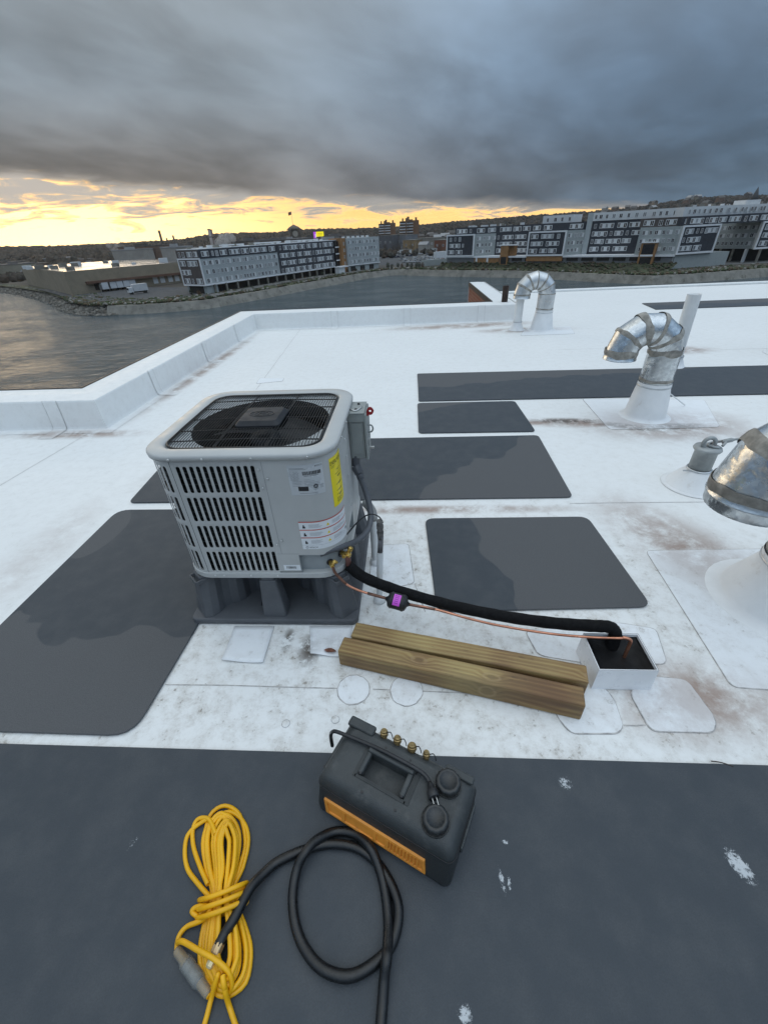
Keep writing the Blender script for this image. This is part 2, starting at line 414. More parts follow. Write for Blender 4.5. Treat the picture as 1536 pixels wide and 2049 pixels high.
# round patches beside the timber
for cx, cy in ((707, 1380), (813, 1382)):
    c = P(cx, cy); rr = .066
    patch([(c.x+rr*cos(a)*random.uniform(.97, 1.03), c.y+rr*sin(a)*random.uniform(.97, 1.03)) for a in [2*pi*i/26 for i in range(26)]], r=0)
def flap(q, curl, thick=.003):
    """loose piece of membrane whose near edge has lifted"""
    q = [P(*p) for p in q]; n = 8; m = MB(); top = []
    for i in range(n+1):
        for j in range(n+1):
            s, t = i/n, j/n; p = (q[0]*(1-s)+q[1]*s)*(1-t)+(q[3]*(1-s)+q[2]*s)*t
            top.append((p.x, p.y, .005+curl*t**2.2*(.55+.45*cos(s*5))))
    k = (n+1)**2; vs = top+[(x, y, z-thick) for x, y, z in top]; I = lambda i, j: i*(n+1)+j
    fs = [(I(i, j), I(i+1, j), I(i+1, j+1), I(i, j+1)) for i in range(n) for j in range(n)]; fs += [tuple(k+a for a in reversed(f)) for f in fs]
    m.add(vs, fs, 0, True)
    rim = [I(i, 0) for i in range(n)]+[I(n, j) for j in range(n)]+[I(i, n) for i in range(n, 0, -1)]+[I(0, j) for j in range(n, 0, -1)]
    m.f += [(rim[i], k+rim[i], k+rim[(i+1) % len(rim)], rim[(i+1) % len(rim)]) for i in range(len(rim))]; m.mi += [1]*len(rim); m.sm += [False]*len(rim)
    m.f = [tuple(reversed(f)) for f in m.f]
    return m.build('loose_membrane', [roof_material('clean_membrane', (.84, .86, .87), .25), SEAM], roof)
flap([(470, 1254), (549, 1254), (527, 1329), (445, 1325)], .012)
flap([(620, 1254), (705, 1254), (694, 1317), (622, 1313)], .016)
pxpatch([(1100, 1395), (1112, 1434), (1140, 1470), (1235, 1470), (1247, 1456), (1229, 1400), (1202, 1368), (1150, 1355)], .004)
pxpatch([(1257, 1386), (1300, 1465), (1430, 1468), (1432, 1440), (1372, 1360), (1290, 1352)], .0048)
pxpatch([(1048, 1262), (1075, 1312), (1170, 1328), (1335, 1330), (1312, 1258), (1235, 1246)], .0032)
pxpatch([(1290, 1102), (1700, 1096), (1790, 1400), (1462, 1376)], .003)
pxpatch([(744, 1092), (818, 1088), (830, 1168), (790, 1176), (738, 1172)], .003)
pxpatch([(1163, 798), (1218, 860), (1440, 855), (1408, 800)], .003, .05)
pxpatch([(1040, 672), (1052, 655), (1140, 653), (1150, 668)], .003, .05)
pxpatch([(512, 768), (565, 763), (569, 757), (520, 757)], .003, .02)
for a, b in (((332, 1369), (700, 1377)), ((746, 1378), (1095, 1392)), ((1247, 1451), (1292, 1452)), ((0, 972), (196, 856)), ((512, 780), (600, 660)), ((601, 672), (905, 661)),
             ((830, 1168), (852, 1225)), ((1140, 1008), (1536, 1003)), ((1440, 700), (1536, 697)), ((1110, 700), (1270, 696)), ((0, 836), (30, 834))):
    seam(P(*a), P(*b))
# reinforcing strips welded over the parapet
def strip(t0, t1, at, w=.16):
    """membrane strip following the parapet profile; t0-t1 plan segment, at = distance along"""
    a, b = Vector(t0), Vector(t1); d = (b-a).normalized(); nn = Vector((-d.y, d.x)); mb = MB()
    pr = [(-.22, .0035), (-.10, .0045)] + [(o-.004, z+.004) for o, z in PROF[1:7]]
    k = len(pr); vs = []
    for e in (-w/2, w/2):
        q = a+d*(at+e)
        vs += [(q.x+nn.x*o, q.y+nn.y*o, z) for o, z in pr]
    mb.add(vs, [(i, i+1, k+i+1, k+i) for i in range(k-1)], 0, False)
    # dark weld lines along both sides
    for e in (-w/2, w/2):
        q = a+d*(at+e); q2 = a+d*(at+e+.0028)
        v2 = [(q.x+nn.x*(o-.001), q.y+nn.y*(o-.001), z+.0012) for o, z in pr]+[(q2.x+nn.x*(o-.001), q2.y+nn.y*(o-.001), z+.0012) for o, z in pr]
        mb.add(v2, [(i, i+1, k+i+1, k+i) for i in range(k-1)], 1)
    mb.build('reinforcing_strip', [WALLMEM, SEAM], par)
for at in (1.05, 2.55, 3.9): strip(PATH[1], PATH[2], at, .10)
for at in (1.55, 2.95, 4.35): strip(PATH[2], PATH[3], at, .13)
strip(PATH[0], PATH[1], 10.55, .14)

# ------------------------------------------------------------------ walkway pads
def pad(pts, mat, label, r=.045):
    mb = MB(); mb.prism(rpoly(pts, r, 5), .0042, .012)
    return tag(mb.build('walkway_pad', mat, bevel=.002, seg=1), label, 'walkway pad', 'grey rubber walkway pads on the white roof')
sc_ = [((P(1128, 1570).x, P(1128, 1570).y), .035, .035, 0, .8), ((P(1475, 1735).x, P(1475, 1735).y), .04, .065, 20, 1.1), ((P(1003, 1765).x, P(1003, 1765).y), .012, .045, 8, 1.0), ((P(1017, 1770).x, P(1017, 1770).y), .009, .03, -4, .9),
       ((P(1010, 1688).x, P(1010, 1688).y), .016, .010, 0, .85), ((P(930, 2032).x, P(930, 2032).y), .026, .028, 0, 1.0), ((P(268, 1690).x, P(268, 1690).y), .02, .032, -30, .55)]
pad([(-7, -1.2), (7, -1.2), (7, .711), (-7, .714)], pad_material('pad_front', scuffs=sc_), 'long grey walkway pad under the recovery machine, hose and yellow cord')
pad([(-1.965, .757), (-1.02, .752), (-.995, 1.25), (-.96, 2.252), (-1.975, 2.255)], pad_material('pad_left', [(0.05, -1, 1.30, .55)], ovals=[((-1.93, 2.0), .20, .42, 0)]), 'grey walkway pad half dried out beside the condenser stand', .09)
pad([(-1.955, 2.345), (1.07, 2.36), (1.10, 3.355), (-2.03, 3.35)], pad_material('pad_back', [(.55, -.62, 1.50, .5)]), 'grey walkway pad running behind the condenser')
pad([(.085, 3.452), (1.10, 3.44), (1.085, 4.215), (.09, 4.225)], pad_material('pad_small', [(-.35, 1, -3.95, .4)]), 'short grey walkway pad between two longer pads, dark silt at its end')
pad([(.105, 4.285), (9, 4.19), (9, 5.15), (.11, 5.30)], pad_material('pad_strip', [(-.15, 1, -4.72, .5)]), 'long grey walkway strip passing behind the dented gooseneck duct', .03)
pad([(.125, 1.362), (1.118, 1.40), (1.082, 2.135), (.095, 2.128)], pad_material('pad_mid', [(1, .35, -1.06, .45)]), 'grey walkway pad beside the black insulated pipe, paler on one half', .06)
pad([(4.9, 9.30), (11, 9.25), (11, 10.15), (5.0, 10.12)], pad_material('pad_far', [(0, 1, -9.7, .5)]), 'grey walkway strip near the far roof edge', .03)

# ================================================================== condenser unit
CX, CY, ZB, ZT = -.634, 1.680, .262, .864
HA, HR = .358, .118                     # cabinet half width, corner radius
def per(s, off=0.0):
    """point on the cabinet outline at arc length s from the middle of the front face, going right"""
    a, r = HA, HR; st = a-r; q = pi*r/2
    tot = 8*st+4*q; s = (s+tot/2) % tot - tot/2
    sg = 1 if s >= 0 else -1; u = abs(s)
    if u <= st: x, y, nx, ny = u, -a, 0, -1
    elif u <= st+q:
        t = (u-st)/r; x, y = st+r*sin(t), -st-r*cos(t); nx, ny = sin(t), -cos(t)
    elif u <= 3*st+q: x, y, nx, ny = a, -st+(u-st-q), 1, 0
    elif u <= 3*st+2*q:
        t = (u-3*st-q)/r; x, y = st+r*cos(t), st+r*sin(t); nx, ny = cos(t), sin(t)
    else: x, y, nx, ny = st-(u-3*st-2*q), a, 0, 1
    return CX+sg*(x+nx*off), CY+y+ny*off
ST, QA = HA-HR, pi*HR/2
PER_TOT = 8*ST+4*QA

CAB = MAT('grey_cabinet_paint', (.462, .470, .458), .42, .0, .05, 5, .08, 300, dirt=((.50, .50, .48), 14, .64, .35))
CABD = MAT('valve_plate_paint', (.30, .33, .34), .45, .0, .08, 6)
COIL = MAT('coil_fins', (.006, .008, .009), .6, .3, .3, 40)
COILT = MAT('coil_tube', (.05, .06, .062), .45, .6, .2, 30)
BLACKP = MAT('black_plastic', (.018, .019, .021), .42, 0, .25, 20, .2, 200)
WIRE = MAT('guard_wire', (.016, .017, .018), .4, .2, .1, 9)
SCREW = MAT('screw_zinc', (.62, .63, .62), .35, .9, .1, 40)
STAND = MAT('stand_plastic', (.085, .091, .100), .6, 0, .10, 7, .25, 260, dirt=((.17, .175, .18), 40, .66, .4))
COPPER = MAT('copper', (.60, .27, .17), .36, .85, .22, 14, dirt=((.30, .13, .08), 9, .55, .6))
COPPERD = MAT('heat_darkened_copper', (.20, .105, .075), .5, .7, .35, 25)
BRASS = MAT('brass', (.62, .42, .12), .32, .9, .2, 30)
WHITEL = MAT('label_white', (.74, .77, .79), .35, 0, .02, 5)
SILVERL = MAT('label_silver', (.56, .585, .60), .3, .15, .04, 5)
YELL = MAT('label_yellow', (.83, .68, .012), .38, 0, .03, 5)
REDL = MAT('label_red', (.52, .10, .07), .4, 0, .05, 5)
INK = MAT('ink_black', (.02, .02, .022), .5, 0, .05, 5)
INKG = MAT('ink_grey', (.22, .23, .24), .5, 0, .05, 5)
CONDUIT = MAT('conduit_grey', (.085, .09, .10), .5, 0, .12, 12, .1, 200)
BOXP = MAT('disconnect_paint', (.27, .29, .28), .45, .0, .08, 9, .05, 300)
PANSHADE = MAT('pan_shade_black', (.012, .012, .013), .9)  # near-black colour standing in for shade at the bottom of the cabinet
FOAM = MAT('black_foam', (.0075, .0075, .008), .85, 0, .2, 30, .5, 500, spec=.2)

ac = thing('condenser', 'grey outdoor condenser unit with slotted sides and round fan guard on plastic stand', 'air conditioner', (CX, CY, ZB))

def sheet(s0, s1, z0, z1, off=0.0, ds=.015, m=0, mb=None, smooth=True):
    mb = mb or MB(); k = max(1, int(math.ceil((s1-s0)/ds))); vs = []
    for i in range(k+1):
        x, y = per(s0+(s1-s0)*i/k, off); vs += [(x, y, z0), (x, y, z1)]
    mb.add(vs, [(2*i, 2*i+2, 2*i+3, 2*i+1) for i in range(k)], m, smooth)
    return mb
ROWS = [(.300, .409), (.431, .544), (.566, .679), (.699, .814)]
def slotted(s0, cols, pitch, wid, s1, zb=.290, zt=.844):
    """sheet-metal panel with rows of stadium slots, each slot with a turned-in edge"""
    mb = MB(); zs = [zb]
    def cell(a, b, lo, hi, sa, sb, z0, z1):
        c = (sa+sb)/2; r = (sb-sa)/2; N = 6; inn = []; out = []
        for i in range(N+1):
            t = pi-pi*i/N; inn.append((c+r*cos(t), z1-r+r*sin(t))); out.append((a+(b-a)*i/N, hi))
        for i in range(N+1):
            t = -pi*i/N; inn.append((c+r*cos(t), z0+r+r*sin(t))); out.append((b+(a-b)*i/N, lo))
        k = len(inn); vs = []
        for (s, z) in out: x, y = per(s); vs.append((x, y, z))
        for (s, z) in inn: x, y = per(s, -.0012); vs.append((x, y, z))
        for (s, z) in inn: x, y = per(s, -.0025); vs.append((x, y, z))
        fs = [(i, k+i, k+(i+1) % k, (i+1) % k) for i in range(k)] + [(k+i, 2*k+i, 2*k+(i+1) % k, k+(i+1) % k) for i in range(k)]
        mb.add(vs, fs, 0, False)
    cuts = [zb] + [(ROWS[i][1]+ROWS[i+1][0])/2 for i in range(3)] + [zt]
    for r in range(4):
        for c in cols:
            cell(c-pitch/2, c+pitch/2, cuts[r], cuts[r+1], c-wid/2, c+wid/2, *ROWS[r])
    e0 = cols[0]-pitch/2; e1 = cols[-1]+pitch/2
    if e0-s0 > 1e-4: sheet(s0, e0, zb, zt, 0, .012, 0, mb)
    if s1-e1 > 1e-4: sheet(e1, s1, zb, zt, 0, .012, 0, mb)
    return mb
SL, SR = -.247, .073
p0 = .0256
slotted(SL+.001, [-.2205+p0*i for i in range(12)], p0, .0150, SR-.001).build('louvre_panel', CAB, ac)
slotted(SL-.205, [SL-.028-.0262*i for i in range(6, -1, -1)], .0262, .0150, SL-.001).build('corner_louvre', CAB, ac)
left0 = -(3*ST+QA)
slotted(left0, [left0+.02+.0262*i for i in range(15)], .0262, .015, SL-.207).build('side_louvre', CAB, ac)
slotted(-PER_TOT/2, [-PER_TOT/2+.03+.0262*i for i in range(14)], .0262, .015, left0-.002).build('back_louvre', CAB, ac)
slotted(3*ST+QA, [3*ST+QA+.05+.0262*i for i in range(15)], .0262, .015, PER_TOT/2-.001).build('back_louvre', CAB, ac)
# raised vertical seams between panels
for s in (SL, SR):
    m = sheet(s-.0016, s+.0016, .290, .844, -.003, .004); m.build('panel_gap', INK, ac)
# service panel with the stepped lower edge
m = sheet(SR+.001, .170, .300, .844, .0012); sheet(.170, .64, .392, .844, .0012, .01, 0, m)
sheet(SR+.024, SR+.0255, .40, .83, .0018, .01, 1, m); sheet(SR+.004, .168, .3975, .399, .0018, .01, 1, m)
for (a, b, z0, z1) in ((.168, .170, .300, .392),):
    sheet(a, b, z0, z1, .0018, .01, 1, m)
sheet(.170, .64, .390, .392, .0016, .01, 2, m)
m.build('service_panel', [CAB, INKG, CABD], ac)
m = sheet(.642, 3*ST+QA-.002, .300, .844, .0006); m.build('side_panel', CAB, ac)
m = sheet(.165, .64, .288, .395, -.022, .01); 
for s in (.168, .6395):   # returns of the recess
    a = per(s, .001); b = per(s, -.022); m.add([(*a, .29), (*b, .29), (*b, .394), (*a, .394)], [(0, 1, 2, 3)])
m.build('valve_plate', CABD, ac)
# coil behind the slots
m = sheet(-PER_TOT/2, SR+.02, .29, .83, -.017, .02); sheet(3*ST+QA-.05, PER_TOT/2, .29, .83, -.017, .02, 0, m); m.build('coil', COIL, ac)
m = MB()
for k in range(21):
    z = .302+.0252*k
    pts = [(*per(-PER_TOT/2+.01+(SR+.03+PER_TOT/2-.02)*i/60, -.0145), z) for i in range(61)]
    m.tube(pts, .0022, 5, 0, False)
m.build('coil_tubes', COILT, ac)
# base pan
def ring_poly(off, n=7):
    st = HA-HR; r = HR+off; out = []
    for cx, cy, a0 in ((st, -st, -90), (st, st, 0), (-st, st, 90), (-st, -st, 180)):
        for i in range(n+1):
            a = radians(a0+90*i/n); out.append((CX+cx+r*cos(a), CY+cy+r*sin(a)))
    return out
m = MB(); m.prism(ring_poly(.004), ZB, .292); m.build('base_pan', CAB, ac, bevel=.004)
m = MB(); m.prism(ring_poly(-.05), .293, .296); m.build('pan_shade_sheet', PANSHADE, ac)  # added dark sheet over the pan, painting the shade under the fan
# top cover: lip, flat ring, sloped inner edge, recessed deck with round orifice
st = HA-HR
def loop(off, z, n=8, hole=None):
    return [(x, y, z) for x, y in ring_poly(off, n)]
m = MB()
prof = [(.005, .839), (.0105, .840), (.0125, .851), (.0115, .858), (.005, .8635), (-.030, .8655), (-.046, .864), (-.054, .857), (-.057, .848)]
L = [loop(o, z) for o, z in prof]; k = len(L[0])
vs = [v for q in L for v in q]
m.add(vs, [(i*k+j, i*k+(j+1) % k, (i+1)*k+(j+1) % k, (i+1)*k+j) for i in range(len(L)-1) for j in range(k)], 0, True)
tc = m.build('top_cover', CAB, ac)
m = MB(); inner = []; _l = loop(-.057, .8475)
for i in range(len(_l)):
    a_, b_ = Vector(_l[i]), Vector(_l[(i+1) % len(_l)]); ns = max(1, int((b_-a_).length/.03)); inner += [tuple(a_+(b_-a_)*j/ns) for j in range(ns)]
k = len(inner)

def ang_of(v): return atan2(v[1]-CY, v[0]-CX)
rr = .290; circ = [(CX+rr*cos(ang_of(v)), CY+rr*sin(ang_of(v)), .838) for v in inner]
circ2 = [(CX+(rr-.004)*cos(ang_of(v)), CY+(rr-.004)*sin(ang_of(v)), .77) for v in inner]
m.add(inner+circ+circ2, [(j, (j+1) % k, k+(j+1) % k, k+j) for j in range(k)], 0, False); m.add(circ+circ2, [(j, (j+1) % k, k+(j+1) % k, k+j) for j in range(k)], 1, False)
m.build('fan_orifice', [MAT('orifice_paint', (.46, .49, .50), .5, 0, .06, 6), MAT('shaded_shroud', (.02, .021, .022), .6)], tc)  # skirt gets a near-black copy of the paint: shade inside the orifice
# fan: motor, hub, three swept blades
FANM = MAT('fan_blade', (.035, .037, .04), .5, .3, .2, 9)
m = MB(); m.lathe([(.02, -.02), (.062, -.015), (.066, .0), (.066, .085), (.05, .10), (.02, .105)], (CX, CY, .69), n=24); fan = m.build('fan_motor', MAT('motor_shell', (.06, .063, .067), .5, .4, .1, 9), ac)
for b in range(4):
    m = MB(); vs = []; n1, n2 = 7, 6
    for i in range(n1+1):
        for j in range(n2+1):
            rad = .06+.205*i/n1; sweep_a = .35*(i/n1)**1.3; t = (j/n2-.5)*(1.05+.15*i/n1)+sweep_a+b*pi/2+.5
            vs.append((CX+rad*cos(t), CY+rad*sin(t), .745+.055*(j/n2-.5)*(1-.25*i/n1)))
    m.add(vs, [(i*(n2+1)+j, (i+1)*(n2+1)+j, (i+1)*(n2+1)+j+1, i*(n2+1)+j+1) for i in range(n1) for j in range(n2)], 0, True)
    m.build('fan_blade', FANM, fan)
# wire guard
m = MB(); hw = .300; gz = .861
def hext(x):   # half length of a wire at offset x inside the rounded opening
    rc = .075; e = hw-rc
    return hw if abs(x) <= e else e+sqrt(max(0, rc*rc-(abs(x)-e)**2))
nw = 52
for i in range(nw):
    x = -hw+.004+(2*hw-.008)*i/(nw-1); h_ = hext(x)
    m.tube([(CX+x, CY-h_, gz-.004), (CX+x, CY-h_+.02, gz+.002), (CX+x, CY-.12, gz+.006), (CX+x, CY+.12, gz+.006), (CX+x, CY+h_-.02, gz+.002), (CX+x, CY+h_, gz-.004)], .0015, 6, 0, False)
for y in (-.225, -.125, .0, .125, .225):
    h_ = hext(y); m.tube([(CX-h_, CY+y, gz-.006), (CX, CY+y, gz+.0015), (CX+h_, CY+y, gz-.006)], .003, 6, 0, False)
for x in (-.10, .10):
    m.tube([(CX+x, CY-hw, gz-.006), (CX+x, CY, gz), (CX+x, CY+hw, gz-.006)], .003, 6, 0, False)
fr = [(CX+x, CY+y, gz-.002) for x, y in rrect(-hw, -hw, hw, hw, .075, 6)]; m.tube(fr, .0048, 7, 0, False, True)
m.build('fan_guard', WIRE, ac)
# badge in the middle of the guard
m = MB(); hx, hy, ox, oy = .094, .094, .018, -.030
lo = rrect(CX+ox-hx, CY+oy-hy, CX+ox+hx, CY+oy+hy, .022, 5); hi = rrect(CX+ox-hx+.016, CY+oy-hy+.016, CX+ox+hx-.016, CY+oy+hy-.016, .016, 5)
k = len(lo); vs = [(x, y, .866) for x, y in lo]+[(x, y, .872) for x, y in lo]+[(x, y, .888) for x, y in hi]
m.add(vs, [(i, (i+1) % k, k+(i+1) % k, k+i) for i in range(k)]+[(k+i, k+(i+1) % k, 2*k+(i+1) % k, 2*k+i) for i in range(k)], 0, False)
m.f.append(tuple(range(2*k, 3*k))); m.mi.append(0); m.sm.append(False)
gb = m.build('guard_badge', MAT('badge_plastic', (.026, .028, .032), .55, 0, .15, 12, spec=.3), ac, bevel=.003)
m = MB(); z = .8885
m.tube([(CX+ox+.052*cos(a), CY+oy+.030*sin(a), z) for a in [2*pi*i/30 for i in range(30)]], .0016, 5, 0, False, True)
m.tube([(CX+ox+.030*cos(a), CY+oy+.021*sin(a), z) for a in [2*pi*i/24 for i in range(24)]], .0015, 5, 0, False, True)
for s in (-1, 1):
    m.tube([(CX+ox+s*.012, CY+oy-.019, z), (CX+ox+s*.012, CY+oy+.019, z)], .0016, 5)
m.tube([(CX+ox-.012, CY+oy, z), (CX+ox+.012, CY+oy, z)], .0016, 5)
m.build('embossed_emblem', BLACKP, gb)
# screws
def screw(s, z, off=.002):
    x, y = per(s, off); x2, y2 = per(s, off+.01); ax = (x2-x, y2-y, 0)
    m = MB(); m.lathe([(.0052, 0), (.0052, .0015), (.0032, .0035)], (x, y, z), ax, 8); m.build('screw', SCREW, ac)
for s, z in ((-.235, .849), (-.11, .849), (.07, .849), (.27, .849), (.47, .849), (.62, .849)): screw(s, z, .0145)
for s, z in ((.084, .72), (.084, .80), (.11, .76), (.11, .47), (.088, .45), (.60, .78), (.60, .70), (.60, .61), (.60, .45), (-.22, .278), (-.18, .278), (-.06, .278), (.06, .278), (.24, .84), (.475, .40)): screw(s, z, .004)

# stickers on the curved panel
def sticker(name, s0, s1, z0, z1, mat, parent=ac, off=.0022):
    return sheet(s0, s1, z0, z1, off, .008).build(name, mat, parent)
def marks(parent, mat, rects, off=.0026, name='print'):
    mb = MB()
    for (a, b, c, d) in rects: sheet(a, b, c, d, off, .008, 0, mb)
    return mb.build(name, mat, parent, kind='stuff')
def text_mesh(txt, size):
    cu = bpy.data.curves.new('t', 'FONT'); cu.body = txt; cu.size = size; cu.resolution_u = 2
    o = bpy.data.objects.new('t', cu); col.objects.link(o)
    dg = bpy.context.evaluated_depsgraph_get(); me = o.evaluated_get(dg).to_mesh()
    vs = [tuple(v.co) for v in me.vertices]; fs = [tuple(p.vertices) for p in me.polygons]
    o.evaluated_get(dg).to_mesh_clear(); bpy.data.objects.remove(o); bpy.data.curves.remove(cu)
    return vs, fs
def wraptext(txt, size, s0, z0, mat, parent, off=.0028, sx=1.0, slant=0.0):
    vs, fs = text_mesh(txt, size); mb = MB()
    mb.add([(*per(s0+(x+slant*y)*sx, off), z0+y) for x, y, _ in vs], fs); return mb.build('lettering', mat, parent)
npl = sticker('nameplate', .189, .320, .686, .814, SILVERL)
R_ = random.Random(3); rects = []
for z in (.800, .796): rects.append((.196, .196+R_.uniform(.05, .07), z, z+.0014))
for i in range(7):
    z = .786-.0055*i; q = .196
    while q < .225: w = R_.uniform(.004, .012); rects.append((q, min(q+w, .23), z, z+.0016)); q += w+.003
for i in range(5):
    z = .752-.0065*i; rects.append((.20, .20+R_.uniform(.02, .04), z, z+.0013)); rects.append((.245, .245+R_.uniform(.02, .06), z, z+.0013))
rects += [(.222, .29, .694, .6955), (.30, .314, .722, .7235), (.30, .313, .717, .7185), (.30, .314, .712, .7135), (.277, .293, .708, .7095)]
marks(npl, INKG, rects)
bars = []; q = .243
while q < .311: w = R_.choice((.0012, .0022, .0034)); bars.append((q, q+w, .772, .787)); q += w+R_.choice((.0012, .002))
bars += [(.247, .265, .7675, .769), (.268, .30, .7675, .769), (.219, .257, .705, .724)]
marks(npl, INK, bars)
m = MB(); c0 = (.285, .722)
for (rr_, w) in ((.0078, .0012), (.0045, .001)):
    pts = [(*per(c0[0]+rr_*cos(a), .0027), c0[1]+rr_*sin(a)) for a in [2*pi*i/18 for i in range(18)]]; m.tube(pts, w, 4, 0, False, True)
m.build('certification_mark', INK, npl)
wraptext('BOSCH', .0085, .290, .8025, INK, npl)
egl = sticker('energy_label', .350, .452, .598, .812, YELL)
wraptext('ENERGYGUIDE', .0225, .3525, .782, INK, egl, sx=.62, slant=.12)
rects = [(.355, .385, .776, .777), (.355, .378, .772, .773), (.355, .374, .768, .769), (.385, .42, .752, .7535), (.395, .415, .747, .7485)]
for (za, zb_) in ((.735, .72), (.69, .688), (.662, .659), (.645, .637)): rects += [(.375, .43, za, za+.0016), (.39, .42, zb_, zb_+.0045)]
for i in range(6): rects.append((.372, .372+R_.uniform(.03, .065), .63-.004*i, .6312-.004*i))
marks(egl, INK, rects)
wl = sticker('warning_label', .193, .430, .424, .562, WHITEL)
marks(wl, REDL, [(.193, .430, .5585, .5635), (.193, .430, .520, .5245), (.193, .430, .481, .4855)])
rects = []
for i in range(3):
    zc = .541-.0395*i
    for j in range(4):
        rects.append((.232, .232+R_.uniform(.035, .055), zc+.006-.0045*j, zc+.0072-.0045*j)); rects.append((.328, .328+R_.uniform(.04, .075), zc+.006-.0045*j, zc+.0072-.0045*j))
rects += [(.193, .43, .4455, .4462)]
marks(wl, INKG, rects)
m = MB()
for i in range(3):
    zc = .541-.0395*i
    sheet(.207, .218, zc-.010, zc-.001, .0027, .01, 0, m); sheet(.209, .214, zc-.001, zc+.006, .0027, .01, 0, m)
for z in (.456,):
    for i in range(4): sheet(.405+.004*i, .4075+.004*i, z-.002, z+.010, .0027, .01, 0, m)
m.build('hazard_symbol', INK, wl)
m = MB()
for i in range(3):
    zc = .541-.0395*i
    m.add([(*per(.302, .0027), zc-.008), (*per(.316, .0027), zc-.008), (*per(.309, .0027), zc+.005)], [(0, 1, 2)])
m.build('warning_triangle', YELL, wl)
wraptext('BOSCH', .0105, .223, .4305, INK, wl)
m = MB(); m.tube([(*per(.212+.005*cos(a), .0027), .4345+.005*sin(a)) for a in [2*pi*i/16 for i in range(16)]], .0007, 4, 0, False, True); m.build('emblem', INK, wl)
bl = sticker('barcode_label', .094, .166, .308, .338, WHITEL)
bars = []; q = .106
while q < .150: w = R_.choice((.001, .002, .003)); bars.append((q, q+w, .317, .330)); q += w+R_.choice((.0012, .002))
marks(bl, INK, bars)

# service valves on the recessed plate
def valve(s, z, big, direction):
    x, y = per(s, -.02); x2, y2 = per(s, .05); d = Vector((x2-x, y2-y, 0)).normalized(); o = Vector((x, y, z)); k = 1.0 if big else .78
    m = MB()
    m.lathe([(.020*k, 0), (.020*k, .004)], o, d, 14, 1)
    m.lathe([(.0105*k, .002), (.0105*k, .020*k), (.014*k, .022*k), (.014*k, .045*k), (.010*k, .048*k)], o, d, 6, 0, False)
    c = o+d*.034*k; side = Vector((d.y, -d.x, 0))
    up = Vector((0, 0, 1))
    m.lathe([(.0085*k, 0), (.0085*k, .018*k), (.012*k, .020*k), (.012*k, .038*k), (.009*k, .040*k)], c, (up*.75+d*.3-side*.3), 6, 0, False)
    m.lathe([(.006*k, 0), (.006*k, .022*k), (.009*k, .023*k), (.009*k, .036*k)], c, (side*-.9 if not big else side*.9)+up*.35, 8, 0, False)
    v = m.build('service_valve', [BRASS, INK], ac, bevel=.0012)
    return c
vL = valve(.300, .326, False, -1)
vS = valve(.378, .338, True, 1)

# ------------------------------------------------------------------ plastic stand
stn = thing('equipment_stand', 'dark grey moulded plastic stand with ribbed walls carrying the condenser', 'stand', (CX, CY, 0))
m = MB(); m.prism(rrect(CX-.394, CY-.400, CX+.394, CY+.400, .03), .003, .036); m.build('base_plate', STAND, stn, bevel=.008)
def ribwall(a0, r0, r1):
    """radiating corrugated wall, thicker at its foot"""
    n = 6; d = Vector((cos(a0), sin(a0), 0)); w = Vector((-d.y, d.x, 0)); c = Vector((CX, CY, 0)); m = MB(); Ls = []
    for z, ex in ((.034, 1.30), (.256, .92)):
        pl = []; 
        for sd in (1, -1):
            rng_ = range(2*n+1) if sd > 0 else range(2*n, -1, -1)
            for i in rng_:
                r = r0+(r1*(1.0+(ex-1)*.22)-r0)*i/(2*n); th = (.050 if (i//2) % 2 else .036)*ex
                pl.append(c+d*r+w*sd*th+Vector((0, 0, z)))
        Ls.append(pl)
    k = len(Ls[0]); m.add(Ls[0]+Ls[1], [(i, (i+1) % k, k+(i+1) % k, k+i) for i in range(k)]+[tuple(range(k, 2*k))])
    m.build('ribbed_wall', STAND, stn, bevel=.005)
for q in range(4): ribwall(pi/4+q*pi/2, .10, .475)
for (dx, dy) in ((0, -1), (1, 0), (0, 1), (-1, 0)):
    cx, cy = CX+dx*.325+(.005 if dx == 0 else 0), CY+dy*.335
    w, t = (.056, .042) if dx == 0 else (.042, .056)
    m = MB(); m.prism(rrect(cx-w*1.0, cy-t*1.05, cx+w*1.0, cy+t*1.05, .012, 3), .034, .245, top=.66)
    m.prism(rrect(cx-w*.55, cy-t*.55, cx+w*.55, cy+t*.55, .01, 3), .244, .2605)
    m.build('pillar', STAND, stn, bevel=.004)
for (dx, dy) in ((-1, -1), (1, -1)):   # hollow corner ears showing beside the pan
    cx, cy = CX+dx*.318, CY+dy*.330; Rz = Matrix.Rotation(atan2(dy, dx), 3, 'Z')
    m = MB()
    for (ox_, oy_, sx_, sy_) in ((.028, 0, .008, .075), (-.0, .036, .056, .008), (0, -.036, .056, .008)):
        cc = Vector((cx, cy, .238))+Rz @ Vector((ox_, oy_, 0)); m.obox(cc, (sx_, sy_, .02), R=Rz)
    m.build('corner_ear', STAND, stn, bevel=.003)
m = MB(); m.obox((CX-.052, CY-.245, .042), (.075, .13, .011), radians(8)); 
ph = m.build('flat_black_slab', BLACKP, bevel=.003); tag(ph, 'small flat black slab lying inside the stand beside its middle pillar', 'case')  # thin black box resting on the base plate

